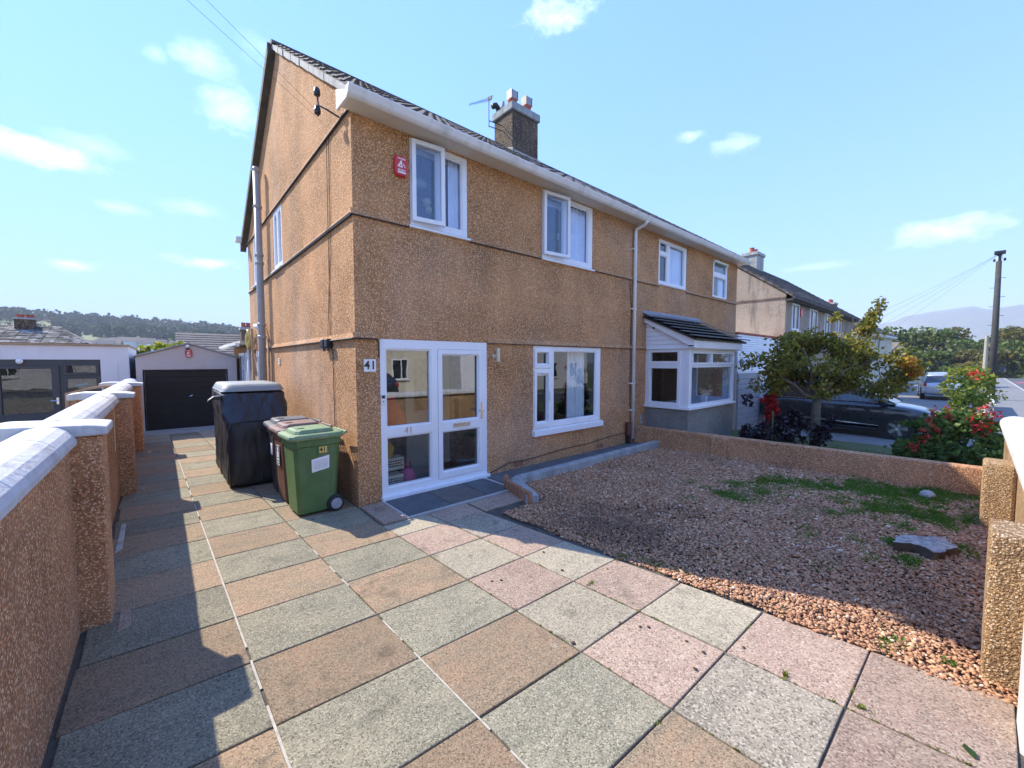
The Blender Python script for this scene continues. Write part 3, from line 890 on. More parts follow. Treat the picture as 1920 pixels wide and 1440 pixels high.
gp = []
gr_ = random.Random(2)
for k in range(70):   # weedy grass spreading along the party wall and front wall
    t_ = gr_.random()
    gp.append((3.6 + 2.9 * t_ ** .7 + gr_.gauss(0, .12), -2.7 - 2.2 * t_ + gr_.gauss(0, .35), .0, gr_.uniform(.08, .28), gr_.uniform(.06, .2), gr_.randint(60, 230), .045))
for k in range(95):
    gp.append((5.35 + gr_.gauss(0, .62), -4.55 + gr_.gauss(0, .36), .0, gr_.uniform(.05, .2), gr_.uniform(.04, .14), gr_.randint(50, 170), .055))
for k in range(60):
    gp.append((gr_.uniform(3.4, 6.2), gr_.uniform(-4.6, -2.6), .0, gr_.uniform(.05, .2), gr_.uniform(.05, .15), gr_.randint(15, 60), .03))
gp = [q for q in gp if q[0] < 6.45 and q[1] > -5.3]
gp += [(3.83, -3.8, .0, .35, .12, 260, .03), (3.3, -3.95, .0, .3, .1, 120, .03), (2.63, -4.25, 0, .16, .1, 160, .035), (3.1, -4.5, 0, .14, .08, 120, .035), (3.3, -4.75, 0, .12, .08, 160, .05),
       (1.72, -4.8, 0, .12, .07, 150, .04), (1.55, -4.22, 0, .06, .03, 60, .03), (1.73, -5.05, 0, .05, .04, 50, .03), (3.0, -2.9, 0, .3, .2, 60, .03), (2.2, -3.4, 0, .25, .3, 90, .025)]
tag(blades('grass', gp, L_GRASS, 5), 'patchy green grass and weeds growing through the gravel', kind='stuff')
mp_ = [(5.25, -3.02, .002, .32, .13, 1500, .03), (1.42, -2.95, .0, .1, .05, 140, .02), (1.50, -3.2, .0, .07, .16, 200, .02), (1.54, -3.5, .0, .05, .15, 150, .02), (2.3, -3.55, 0, .12, .08, 200, .02)]
for k in range(60):
    y = gr_.uniform(-5.2, -1.6); c = gr_.choice([3, 4, 4, 2])
    mp_.append((col_x(c, y), y, -.006, .008, .03, 9, .014))
for k in range(14):
    kk = gr_.randint(2, 7); x = gr_.uniform(-.6, 1.4)
    mp_.append((x, row_y(kk, x), -.006, .05, .008, 16, .016))
mp_ += [(.80, -3.05, 0, .05, .012, 40, .02), (.86, -4.42, 0, .04, .012, 26, .03), (.92, -4.75, 0, .012, .05, 26, .025)]
tag(blades('moss', mp_, L_MOSS, 9), 'moss and seedlings in the joints and bare spots', kind='stuff')

# neighbour's plot
tag(sheet('lawn', [6.5, 7.2, 8, 9, 10, 11, 11.58], [-5.5, -.1], .01, 'lawn'), kind='structure')
lp = [(gr_.uniform(7.0, 11.3), gr_.uniform(-5.2, -1.2), 0, .3, .3, 170, .05) for k in range(110)]
lp = [(x, y, ground_z(x) - .02, a, b, n, h) for x, y, _, a, b, n, h in lp]
tag(blades('lawn_grass', lp, L_GRASS, 6), 'green lawn behind the low party wall', kind='stuff')
tag(sheet('neighbour_drive', [11.6, 12.4, 14, 17], [-5.66, 0.0], .02, 'pavement'), kind='structure')
tag(sheet('forecourt', [17, 25, 33, 45, 60], [-5.66, 0.2], .02, 'pavement'), kind='structure')
tag(sheet('gravel_yard', [-14, -8, -2.55], [-6, 9.25], .03, 'yard'), kind='structure')

# ------------------------------------------------------------------ the pair of houses
house = thing('semi_detached_house', 'two-storey orange pebble-dashed pair of houses with white gutter and porch door', 'house')
HX, HD, ZE = 12.0, 7.6, 4.89           # length, depth, eaves
RS = 0.69                               # roof pitch (rise over run)
RIDGE_Y, RIDGE_Z = 3.8, 4.99 + (3.8 + .24) * RS
PORCH = (.31, 2.055, .03, 2.145)
GW = (3.075, 5.0, .65, 2.125)
W1 = (.77, 1.70, 3.70, 4.84)
W2 = (3.28, 4.69, 3.68, 4.85)
W3 = (7.22, 8.62, 3.72, 4.78)
W4 = (10.24, 11.25, 3.68, 4.80)
BAY = (6.85, 9.0, .84, 2.10)
G1 = (3.74, 4.5, 3.70, 4.86)
G2 = (6.2, 6.85, 3.72, 4.87)
GD = (6.15, 6.95, .05, 2.12)
wl = MB()
wl.plate(0, HX, -.5, ZE, [PORCH, GW, W1, W2, W3, W4, BAY], 0, -.14, FRONT())
wl.plate(.14, HD, -.5, ZE, [G1, G2, GD], 0, -.14, GABLE())
wl.plate(.14, HD, -.5, ZE, [], 0, .14, GABLE(HX))
wl.plate(.14, HX - .14, -.5, ZE, [], 0, .14, FRONT(HD))
for x in (0, HX - .14):
    wl.prism([(x, 0, ZE), (x, HD, ZE), (x, HD, 4.99 + .24 * RS - .10), (x, RIDGE_Y, RIDGE_Z - .10), (x, 0, 4.99 + .24 * RS - .10)], (.14, 0, 0))
wl.build('wall', 'render', house, weld=False)

# inside: floors and partitions, so that the windows look into rooms
rm = MB()
rm.box(.15, HX - .15, .15, HD - .15, 2.35, 2.42).box(.15, HX - .15, .15, HD - .15, 4.87, 4.885).box(.15, HX - .15, .15, HD - .15, -.02, .02)
rm.box(.15, HX - .15, 3.7, 3.75, .02, 4.87)
rm.box(2.45, 2.5, .15, 3.7, .02, 2.35).box(6.1, 6.2, .15, 3.7, .02, 4.87).box(2.5, 2.55, .15, 3.7, 2.42, 4.87).box(9.5, 9.55, .15, 3.7, 2.42, 4.87)
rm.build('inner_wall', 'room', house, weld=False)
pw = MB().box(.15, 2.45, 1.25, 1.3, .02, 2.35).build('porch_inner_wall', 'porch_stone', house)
pdm = MB(); pdm.plate(1.25, 2.1, .02, 2.05, [(1.4, 1.95, 1.0, 1.9)], .06, .0, FRONT(1.245))
pdm.build('inner_door', 'upvc2', house)

# drip lips between the lifts of render: small sloping kicks with a shadow below
lip = MB()
def lip_front(a, b, z):
    lip.prism([(a, .001, z + .07), (a, -.03, z + .004), (a, -.03, z - .006), (a, .001, z - .006)], (b - a, 0, 0))
def lip_gable(a, b, z):
    lip.prism([(.001, a, z + .07), (-.03, a, z + .004), (-.03, a, z - .006), (.001, a, z - .006)], (0, b - a, 0))
lip_front(-.03, PORCH[0] - .005, 2.15); lip_front(2.06, 6.70, 2.15); lip_front(9.4, HX, 2.15)
lip_front(-.03, W1[0] - .03, 3.66); lip_front(W1[1] + .04, W2[0] - .04, 3.655); lip_front(W2[1] + .04, W3[0], 3.66); lip_front(W3[1], HX, 3.66)
lip_gable(0, GD[0] - .02, 2.15); lip_gable(GD[1] + .02, HD, 2.15)
lip_gable(0, HD, 3.655); lip_gable(.02, HD, 4.905)
lip.build('drip_lip', 'render', house, weld=False)
lip_shade = MB()  # black strips under the lips, painting in their shadow line
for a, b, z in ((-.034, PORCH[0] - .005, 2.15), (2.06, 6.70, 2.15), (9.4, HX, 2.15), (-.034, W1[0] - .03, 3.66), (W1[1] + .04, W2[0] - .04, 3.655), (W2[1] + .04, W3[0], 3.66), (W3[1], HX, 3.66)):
    lip_shade.box(a, b, -.034, .001, z - .016, z - .0065)
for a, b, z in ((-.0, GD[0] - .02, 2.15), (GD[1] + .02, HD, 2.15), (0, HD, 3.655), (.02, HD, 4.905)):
    lip_shade.box(-.034, .001, a, b, z - .018, z - .0065)
lip_shade.build('lip_shadow_strip', 'black', house, weld=False)

# windows -----------------------------------------------------------
def curtain(parent, mp, u0, u1, z0, z1, d, n=26, amp=.03, m='curtain', seed=0):
    r = random.Random(seed); vs = []; fs = []
    ph = r.random() * 6
    for i in range(n + 1):
        u = u0 + (u1 - u0) * i / n
        dd = d + amp * math.sin(i * 1.25 + ph) + amp * .4 * math.sin(i * 2.9 + ph)
        vs += [mp(u, dd, z0), mp(u + amp * .3 * math.sin(i), dd, z1)]
    for i in range(n): fs.append((2 * i, 2 * i + 2, 2 * i + 3, 2 * i + 1))
    return MB().add(vs, fs).build('curtain', m, parent, smooth=True)

def window(rect, mp, panes, parent=house, fwid=.055, d0=-.065, d1=-.005, gl='glass', sill=True, name='window', m='upvc', sillz=0.05, sill_out=.05):
    u0, u1, z0, z1 = rect
    w = MB(); w.plate(u0, u1, z0, z1, panes, d0, d1, mp)
    f = w.build(name, m, parent, weld=True, bevel=.004)
    bead = MB()
    for a, b, c, d in panes:
        bead.plate(a - .002, b + .002, c - .002, d + .002, [(a + .018, b - .018, c + .018, d - .018)], d0 + .012, d1 - .015, mp)
    bead.build('glazing_bead', m, f, weld=False)
    for a, b, c, d in panes:
        q = MB().add([mp(a, d0 + .02, c), mp(b, d0 + .02, c), mp(b, d0 + .02, d), mp(a, d0 + .02, d)], [(0, 1, 2, 3)])
        q.build('pane', gl, f)
    if sill:
        MB().prism([mp(u0 - .03, -.09, z0 - sillz), mp(u0 - .03, sill_out, z0 - sillz), mp(u0 - .03, sill_out, z0 - .02), mp(u0 - .03, -.02, z0 + .002)],
                   Vector(mp(u1 + .03, 0, 0)) - Vector(mp(u0 - .03, 0, 0))).build('sill', m, f, bevel=.004)
    return f

def casement(parent, mp, rect, hinge, ang, d, gl='sky_glass', m='upvc', fwid=.058, axis='v', th=.05):
    """an opening light swung out on its hinge side"""
    u0, u1, z0, z1 = rect
    def loc(u, dd, z): return (u, dd, z)
    s = MB(); s.plate(u0, u1, z0, z1, [(u0 + fwid, u1 - fwid, z0 + fwid, z1 - fwid)], d, d + th, loc)
    q = MB().add([(u0 + fwid, d + .02, z0 + fwid), (u1 - fwid, d + .02, z0 + fwid), (u1 - fwid, d + .02, z1 - fwid), (u0 + fwid, d + .02, z1 - fwid)], [(0, 1, 2, 3)])
    if axis == 'v':
        h = Vector((hinge, d, 0)); mt = Matrix.Translation(h) @ Matrix.Rotation(ang, 4, 'Z') @ Matrix.Translation(-h)
    else:
        h = Vector((0, d, hinge)); mt = Matrix.Translation(h) @ Matrix.Rotation(ang, 4, 'X') @ Matrix.Translation(-h)
    for mb in (s, q):
        mb.v = [mp(*(mt @ Vector(v))) for v in mb.v]
    o = s.build('casement', m, parent, bevel=.004)
    q.build('casement_pane', gl, parent)
    return o

MPF = FRONT(); MPG = GABLE()
w1 = window(W1, MPF, [(.84, 1.19, 3.78, 4.77), (1.275, 1.615, 3.78, 4.77)], gl='sky_glass')
casement(w1, MPF, (.785, 1.265, 3.745, 4.815), .785, R(7), .0)
curtain(w1, MPF, 1.42, 1.64, 3.72, 4.78, -.11, 14, .02, seed=1)
MB().box(.8, 1.66, .13, .15, 4.72, 4.80).build('blind', 'curtain', w1)
# paper lamp shade and a yellow soft toy seen through the left pane
lamp = thing('paper_lantern', 'pale paper lampshade hanging behind the upstairs window by the alarm box', 'lampshade', (1.18, .5, 4.50))
MB().lathe([(.01, .07), (.07, .06), (.12, 0), (.09, -.06), (.02, -.07)], (0, 0, 0), 14).tube([(0, 0, .07), (0, 0, .36)], .006, 5).build('shade', 'soffit', lamp, smooth=True)
toy = MB().lathe([(.01, .05), (.05, .045), (.065, 0), (.04, -.05), (.01, -.06)], (1.14, .22, 4.14), 12).lathe([(.01, .06), (.045, .04), (.05, 0), (.01, -.05)], (1.17, .22, 4.03), 12).build('soft_toy', 'yellow_hose', smooth=True)
tag(toy, 'small yellow soft toy behind the upstairs window by the alarm box', 'toy')

w2 = window(W2, MPF, [(3.36, 3.84, 3.76, 4.78), (3.95, 4.56, 3.76, 4.78)], gl='sky_glass')
casement(w2, MPF, (3.295, 3.90, 3.735, 4.825), 3.295, R(7), .0)
curtain(w2, MPF, 4.08, 4.60, 3.70, 4.78, -.11, 24, .025, seed=2)
MB().box(3.3, 4.66, .17, .22, 4.70, 4.80).build('blind', 'curtain', w2)
MB().box(3.78, 3.80, .09, .11, 4.1, 4.22).build('window_handle', 'upvc', w2)

gw = window(GW, MPF, [(3.13, 3.45, 1.80, 2.02), (3.13, 3.45, .76, 1.62), (3.60, 4.86, .74, 2.05)], gl='glass', sillz=.12, sill_out=.07)
sash = MB()
for a, b in ((1.735, 2.075), (.69, 1.70)):
    sash.plate(3.095, 3.50, a, b, [(3.15, 3.445, a + .06, b - .06)], -.01, .022, MPF)
sash.build('casement', 'upvc', gw, bevel=.004)
MB().box(3.455, 3.475, -.05, -.02, 1.15, 1.32).build('window_handle', 'upvc', gw, bevel=.004)
curtain(gw, MPF, 4.14, 4.68, .30, 2.1, -.20, 30, .03, seed=3)
curtain(gw, MPF, 3.11, 3.21, .30, 2.1, -.20, 8, .02, seed=4)

w3 = window(W3, MPF, [(7.29, 7.62, 3.79, 4.41), (7.29, 7.62, 4.50, 4.72), (7.76, 8.50, 3.79, 4.72)], gl='sky_glass', sillz=.03, sill_out=.03)
curtain(w3, MPF, 7.85, 8.55, 3.75, 4.74, -.11, 24, .02, seed=5)
w4 = window(W4, MPF, [(10.32, 11.17, 3.76, 4.32), (10.32, 11.17, 4.44, 4.74)], gl='sky_glass', sillz=.03, sill_out=.03)
casement(w4, MPF, (10.26, 11.23, 4.40, 4.79), 4.79, R(-22), .0, axis='h')
curtain(w4, MPF, 10.9, 11.2, 3.72, 4.4, -.11, 12, .02, seed=6)
g1 = window(G1, MPG, [(3.82, 4.08, 3.80, 4.78), (4.17, 4.42, 3.80, 4.78)], gl='glass', sill_out=.06)
g2 = window(G2, MPG, [(6.28, 6.48, 3.80, 4.80), (6.56, 6.77, 3.80, 4.80)], gl='glass', sill_out=.06)
gd = window(GD, MPG, [(6.27, 6.82, .95, 1.98), (6.27, 6.82, .2, .82)], gl='glass', sill=False, name='side_door')

# porch: glazed door with a fixed side light -----------------------
pr = window(PORCH, MPF, [(.385, 1.06, .97, 2.02), (.385, 1.06, .165, .845), (1.165, 1.975, .13, 2.03)], gl='porch_glass', sill=False, name='porch_door', d0=-.07, d1=.0)
dr = MB(); dr.plate(1.168, 1.972, .135, 2.025, [(1.235, 1.895, .97, 1.955), (1.235, 1.895, .225, .825)], -.05, .012, MPF)
dr.build('door_leaf', 'upvc', pr, bevel=.005)
bd = MB()
for a, b, c, d in ((1.235, 1.895, .97, 1.955), (1.235, 1.895, .225, .825)):
    bd.plate(a, b, c, d, [(a + .016, b - .016, c + .016, d - .016)], -.04, -.012, MPF)
bd.build('glazing_bead', 'upvc', pr, weld=False)
MB().box(.29, 2.075, -.07, .03, .0, .065).build('threshold', 'upvc', pr, bevel=.008)
MB().box(.33, 2.02, -.03, .05, -.06, .0).build('brick_plinth', 'brick', house)
lb = MB(); lb.plate(1.41, 1.715, .868, .935, [(1.422, 1.703, .880, .923)], .012, .022, MPF)
lb.build('letter_box', 'brass', pr, bevel=.002)
MB().box(1.422, 1.703, -.017, -.012, .880, .923).build('letter_flap', 'steel', pr)
h = MB().box(1.925, 1.955, -.024, -.012, .96, 1.22).box(1.93, 1.95, -.06, -.024, 1.08, 1.1).box(1.86, 1.95, -.066, -.05, 1.08, 1.105)
h.build('door_handle', 'chrome', pr, bevel=.003)
text('41', .13, 'steel', pr, Matrix.Translation((.70, -.002, .907)) @ Matrix.Rotation(R(90), 4, 'X'), extrude=.003)
db = thing('doorbell', 'small black and white doorbell camera on the white porch frame', 'doorbell', (.335, -.002, 1.31))
MB().box(-.028, .028, -.03, 0, -.02, .11).build('bell_body', 'white', db, bevel=.006)
MB().box(-.022, .022, -.034, -.03, .06, .10).build('camera_window', 'black', db)
MB().lathe([(.013, -.034), (.013, -.030)], (0, 0, .02), 14, 'y').build('bell_button', 'hub', db)

# things standing inside the porch
cl = MB().loft([[(.42, .22, .95), (.78, .20, .95), (.80, .30, .95), (.44, .32, .95)], [(.45, .20, 1.15), (.70, .19, 1.15), (.70, .30, 1.15), (.46, .30, 1.15)], [(.47, .23, 1.36), (.60, .22, 1.36), (.60, .29, 1.36), (.48, .29, 1.36)]]).build('red_coat', 'redcloth')
tag(cl, 'red coat slung behind the upper side light of the porch', 'coat')
cl = MB().loft([[(.41, .16, .52), (.52, .16, .52), (.52, .24, .52), (.41, .24, .52)], [(.41, .16, .66), (.57, .17, .66), (.56, .24, .66), (.41, .24, .66)], [(.41, .18, .80), (.46, .18, .80), (.46, .22, .80), (.41, .22, .80)]]).build('yellow_jacket', 'yellcloth')
tag(cl, 'yellow jacket hanging low behind the porch side light', 'jacket')
for z, lab in ((.42, 'upper pale cardboard box with dark printed lines behind the porch glass'), (.17, 'lower pale cardboard box with dark printed lines behind the porch glass')):
    bxo = thing('printed_box', lab, 'box', (.56, .20, z), 0, 'boxes inside the porch')
    MB().box(-.16, .16, -.0, .2, -.085, .085).build('carton', 'soffit', bxo, bevel=.004)
    pm = MB()
    for rrow in range(3):
        xx = -.145
        while xx < .13:
            ww = random.uniform(.01, .03); pm.box(xx, xx + ww, -.002, 0, .03 - rrow * .035, .05 - rrow * .035); xx += ww + .008
    pm.build('print', 'ink', bxo, weld=False)
pk = thing('pink_bag', 'bright pink rounded bag on the porch floor behind the glass', 'bag', (.80, .26, .03))
MB().lathe([(.08, 0), (.12, .08), (.11, .2), (.07, .28), (.01, .31)], (0, 0, 0), 16).build('bag_body', 'pink', pk, smooth=True)
MB().tube([(-.05, 0, .28), (-.04, 0, .37), (.04, 0, .37), (.05, 0, .28)], .01, 6).build('bag_handle', 'pink', pk)

# bay window of the far half -----------------------------------------
BX0, BX1, BY = 6.72, 9.14, -1.03
by = MB()
by.plate(BX0, BX1, -.5, .80, [], BY + .0, BY + .14, lambda u, d, z: (u, d, z))
by.box(BX0, BX0 + .14, BY + .14, 0, -.5, .80).box(BX1 - .14, BX1, BY + .14, 0, -.5, .80)
bayo = by.build('bay_window', 'grey_dash', house, weld=False)
MB().prism([(BX0 - .06, .0, .80), (BX0 - .06, BY - .06, .80), (BX1 + .06, BY - .06, .80), (BX1 + .06, 0, .80)], (0, 0, .055)).build('sill', 'upvc', bayo, bevel=.006)
fr = MB()
mpb = FRONT(BY)
pf_ = [(BX0 + .16, 7.74, 1.83, 2.03), (7.86, BX1 - .12, 1.83, 2.03), (BX0 + .14, BX1 - .10, .92, 1.72)]
fr.plate(BX0, BX1, .855, 2.13, pf_, -.07, 0, mpb)
mps = GABLE(BX0)
ps_ = [(-.78, -.13, 1.86, 2.06), (-.78, -.13, .94, 1.70)]
fr.plate(BY + .07, 0, .855, 2.13, ps_, -.07, 0, mps)
fr.plate(BY + .07, 0, .855, 2.13, [(-.8, -.13, .94, 2.03)], 0, .07, GABLE(BX1))
fr.box(BX0 - .012, BX0 + .06, BY - .012, BY + .07, .855, 2.13)
fr.box(BX1 - .06, BX1 + .012, BY - .012, BY + .07, .855, 2.13)
fr.build('frame', 'upvc', bayo, weld=False)
sx_ = MB()
for a, b, c, d in ps_:
    sx_.plate(a - .06, b + .06, c - .06, d + .06, [(a, b, c, d)], .0, .02, mps)
for a, b, c, d in pf_[:2]:
    sx_.plate(a - .05, b + .05, c - .05, d + .05, [(a, b, c, d)], .0, .02, mpb)
sx_.build('casement', 'upvc', bayo, weld=False)
for a, b, c, d in pf_:
    MB().add([mpb(a, -.03, c), mpb(b, -.03, c), mpb(b, -.03, d), mpb(a, -.03, d)], [(0, 1, 2, 3)]).build('pane', 'sky_glass', bayo)
for a, b, c, d in ps_:
    MB().add([mps(a, -.03, c), mps(b, -.03, c), mps(b, -.03, d), mps(a, -.03, d)], [(0, 1, 2, 3)]).build('pane', 'glass', bayo)
MB().add([(BX1 - .03, -.8, .94), (BX1 - .03, -.13, .94), (BX1 - .03, -.13, 2.03), (BX1 - .03, -.8, 2.03)], [(0, 1, 2, 3)]).build('pane', 'glass', bayo)
MB().box(BX0 + .05, BX1 - .05, BY + .08, .1, 2.14, 2.16).build('ceiling_board', 'upvc2', bayo)
# things on the bay window board
MB().box(8.0, 8.16, BY + .2, BY + .3, .86, 1.02).build('window_ornament', 'white', bayo)
# bay roof: slope from the wall down to the eaves
BZ0, BZ1, BYE = 2.93, 2.36, -1.22
bs = (BZ0 - BZ1) / (0 - BYE)
BRX0, BRX1 = 6.58, 9.42
for sgn, x in ((0, BX0 - .01), (1, BX1 - .02)):
    for i in range(8):      # shiplap boards of the white cheeks
        z0, z1 = 2.13 + i * .1, 2.13 + (i + 1) * .1
        yl = lambda z: max(BY + .03, min(0, (z - BZ0 + .06) / bs))
        if yl(z0) > -.02: break
        ya, yb = yl(z0), min(-.001, yl(z1))
        MB().prism([(x, ya, z0 + .003), (x, 0, z0 + .003), (x, 0, z1), (x, yb, z1)], (.03 - .006 * (i % 2) if False else .03, 0, 0)).build('cheek_board', 'upvc', bayo, bevel=.004)
vb = MB()
for x in (BX0 - .09, BX1 + .05):
    vb.prism([(x, 0, BZ0 - .03), (x, BYE + .06, BZ1 - .01), (x, BYE + .06, BZ1 - .16), (x, BYE + .17, BZ1 - .16), (x, 0, BZ0 - .17)], (.035, 0, 0))
vb.box(BX0 - .094, BX1 + .09, BYE + .035, BYE + .062, BZ1 - .215, BZ1 - .02).box(BX0 - .09, BX1 + .085, BYE + .06, BY + .03, BZ1 - .21, BZ1 - .19)
vb.box(BX0 - .055, BX1 + .05, BYE + .06, -.0, 2.13, 2.145)
vb.build('fascia', 'upvc', bayo, weld=False)
MB().lathe([(.03, 0), (.03, .008), (.022, .008), (.022, .0)], (BX0 - .012, -.2, 2.62), 12, 'x').build('vent', 'black', bayo)
MB().add([(BRX0, .02, BZ0 - .02), (BRX1, .02, BZ0 - .02), (BRX1, BYE, BZ1 - .02), (BRX0, BYE, BZ1 - .02), (BRX0, .02, BZ0 - .06), (BRX1, .02, BZ0 - .06), (BRX1, BYE, BZ1 - .06), (BRX0, BYE, BZ1 - .06)],
         [(0, 1, 2, 3), (7, 6, 5, 4), (0, 3, 7, 4), (1, 5, 6, 2), (3, 2, 6, 7)]).build('roof_deck', 'black', bayo)

def tile_mesh(w, l, th, roll, m, name='tile', prof=None, gap=False):
    """interlocking tile: length along -y (nose at y=-l), width along x; wavy section, thick nose"""
    prof = prof or [(0, .0), (.12, .1), (.22, .8), (.32, 1), (.42, .8), (.52, .1), (.7, 0), (1.0, 0)]
    t_ = MB(); vs = []
    for y, lift in ((0, 0), (-l, th)):
        for u, h in prof: vs.append((u * w, y, h * roll + lift))
    for u, h in prof: vs.append((u * w, -l, h * roll + th - .014) if gap else (u * w, -l, h * roll * .4 - th * .3))
    n = len(prof)
    fs = [(i, i + 1, n + i + 1, n + i) for i in range(n - 1)] + [(n + i, n + i + 1, 2 * n + i + 1, 2 * n + i) for i in range(n - 1)]
    fs += [(0, n, 2 * n), (n - 1, 2 * n - 1, 3 * n - 1)]
    return t_.add(vs, fs).mesh(name, m, smooth=False, weld=False)
tm = tile_mesh(.284, .225, .062, .012, 'bay_tile', gap=True, prof=[(0, 0), (.1, .9), (.2, 1), (.3, .0), (.55, .0), (.62, .9), (.72, 1), (.82, 0), (1, 0)])
ang = math.atan(bs)
for r_ in range(6):
    for c_ in range(10):
        y = -.06 - r_ * .205
        o = link('tile', tm, bayo)
        o.location = (BRX0 + c_ * .284, y, BZ0 + y * bs + .0)
        o.rotation_euler = (ang, 0, 0)
MB().prism([(BRX0 - .02, .004, BZ0 + .10), (BRX0 - .02, -.004, BZ0 + .10), (BRX0 - .02, -.012, BZ0 + .045), (BRX0 - .02, -.22, BZ0 + .045 - .22 * bs), (BRX0 - .02, -.22, BZ0 + .035 - .22 * bs), (BRX0 - .02, .004, BZ0 + .03)], (BRX1 - BRX0 + .04, 0, 0)).build('lead_flashing', 'lead', bayo)

# main roof -----------------------------------------------------------
EY, EZ = -.24, 4.99
rf = MB()
for s_ in (1, -1):
    def P3(x, y, z): return (x, y if s_ == 1 else 2 * RIDGE_Y - y, z)
    a = [P3(-.06, EY, EZ - .03), P3(HX + .06, EY, EZ - .03), P3(HX + .06, RIDGE_Y, RIDGE_Z - .03), P3(-.06, RIDGE_Y, RIDGE_Z - .03)]
    b = [(x, y, z - .06) for x, y, z in a]
    rf.add(a + b, [(0, 1, 2, 3), (7, 6, 5, 4), (0, 4, 5, 1), (1, 5, 6, 2), (3, 7, 4, 0)])
roof = rf.build('roof', 'roof', house, weld=False)
ra = math.atan(RS)
slope_len = (RIDGE_Y - EY) / math.cos(ra)
TW, TG = .302, .318
mt_ = tile_mesh(TW, TG + .045, .03, .036, 'roof')
nr = int(slope_len / TG) + 1
rest = MB(); tv = [v.co[:] for v in mt_.vertices]; tf_ = [tuple(p.vertices) for p in mt_.polygons]
cnt = 0
for c_ in range(40):
    for r_ in range(nr):
        dist = (r_ + 1) * TG
        y = EY - .07 + dist * math.cos(ra); z = EZ + .0 + (dist - .07) * math.sin(ra)
        if y > RIDGE_Y + .02: continue
        mw = Matrix.Translation((-.055 + c_ * TW, y, z - .012 + random.uniform(-.003, .004))) @ Matrix.Rotation(ra + random.uniform(-.01, .01), 4, 'X')
        if cnt < 300:
            o = link('tile', mt_, roof); o.matrix_local = mw; cnt += 1
        else:
            rest.add([mw @ Vector(v) for v in tv], tf_)
tag(rest.build('tile_field', 'roof', roof, weld=False), kind='stuff')
for i in range(27):
    x = -.08 + i * .452
    q = []
    for xx in (x, x + .46):
        q.append([(xx, RIDGE_Y + .13 * math.sin(t_), RIDGE_Z - .045 + .10 * math.cos(t_)) for t_ in (R(-95), R(-60), R(-25), R(25), R(60), R(95))])
    MB().loft(q, close=True).build('ridge_tile', 'roof', roof)
# cement verge under the edge tiles, back-slope barge board coloured dark for its shade
vg = MB()
for i in range(24):
    a_, b_ = EY - .02 + (RIDGE_Y - EY) * i / 24, EY - .02 + (RIDGE_Y - EY) * (i + 1) / 24
    za, zb_v = EZ + (a_ - EY) * RS, EZ + (b_ - EY) * RS; o1 = random.uniform(-.008, .008)
    vg.prism([(-.07 + o1, a_, za - .005), (-.07 + o1, b_, zb_v - .005), (-.07 + o1, b_, zb_v - .105 + o1), (-.07 + o1, a_, za - .105 + o1)], (.075, 0, 0))
vg.build('verge', 'cement', roof)
MB().prism([(-.13, 2 * RIDGE_Y - EY + .05, EZ - .04), (-.13, RIDGE_Y + .01, RIDGE_Z + .0), (-.13, RIDGE_Y + .01, RIDGE_Z - .19), (-.13, 2 * RIDGE_Y - EY + .05, EZ - .22)], (.13, 0, 0)).build('barge_board', 'moss_and_shade', roof)
# soffit, gutter
MB().box(-.10, HX + .08, -.27, -.002, ZE - .024, ZE + .002).build('soffit', 'soffit', house)
MB().box(-.10, HX + .08, -.285, -.27, ZE - .032, 4.95).build('fascia', 'soffit', house)
MB().prism([(-.135, -.285, ZE - .034), (-.135, .10, ZE - .018), (-.135, .10, 5.11), (-.135, -.285, 4.93)], (.033, 0, 0)).build('soffit_end', 'gutter', house)
prof = [(-.286 + (y + .286) * .74, 4.846 + (z - 4.965) * .72) for y, z in [(-.288, 4.965), (-.315, 4.968), (-.345, 4.985), (-.368, 5.01), (-.385, 5.045), (-.40, 5.075), (-.412, 5.10), (-.412, 5.118), (-.400, 5.118), (-.288, 5.118)]]
MB().prism([(-.15, y, z) for y, z in prof], (HX + .27, 0, 0)).build('gutter', 'gutter', house)
gut_ = [o for o in house.children if o.name == 'gutter'][0]
for i in range(13):
    x = .35 + i * .93
    MB().prism([(x, y - .004, z - .004 if z < 4.94 else z + .003) for y, z in prof], (.03, 0, 0)).build('gutter_bracket', 'gutter', gut_)
# downpipes
dp = MB().tube([(6.13, -.33, 4.87), (6.13, -.29, 4.80), (6.13, -.07, 4.74), (6.13, -.055, 4.66), (6.13, -.055, .12)], .037, 12).build('downpipe', 'gutter', house, smooth=True)
for z in (3.0, 1.35, .75, 4.3):
    MB().box(6.05, 6.21, -.06, 0, z, z + .03).build('pipe_clip', 'gutter', dp)
sp = MB().tube([(-.135, 5.22, .0), (-.135, 5.27, 6.02)], .07, 14).build('soil_pipe', 'grey_pipe', house, smooth=True)
for z in (5.92, 5.15, 4.12, 3.95, 2.62, 2.35):
    MB().lathe([(.072, 0), (.088, .012), (.088, .06), (.072, .072)], (-.135, 5.22 + .05 * z / 6, z), 14).build('pipe_collar', 'grey_pipe', sp)
MB().tube([(-.16, 5.30, 2.58), (-.22, 5.48, 2.64), (-.05, 5.60, 2.68)], .045, 10).build('waste_branch', 'gutter', sp, smooth=True)
MB().tube([(-.06, 5.02, 2.35), (-.06, 5.02, .0)], .022, 8).build('waste_pipe', 'timber', house, smooth=True)
# gable vent, air bricks
vt = MB()
for i in range(4): vt.box(-.016, .002, 4.2, 4.32, 1.79 + i * .035, 1.812 + i * .035)
vt.build('wall_vent', 'white', house, weld=False)
for x in (2.62, 4.9):
    ab = MB().box(x, x + .21, -.012, .02, .07, .145)
    for i in range(5): ab.box(x + .02 + i * .037, x + .035 + i * .037, -.018, -.012, .085, .13)
    ab.build('air_brick', 'brick', house, weld=False)
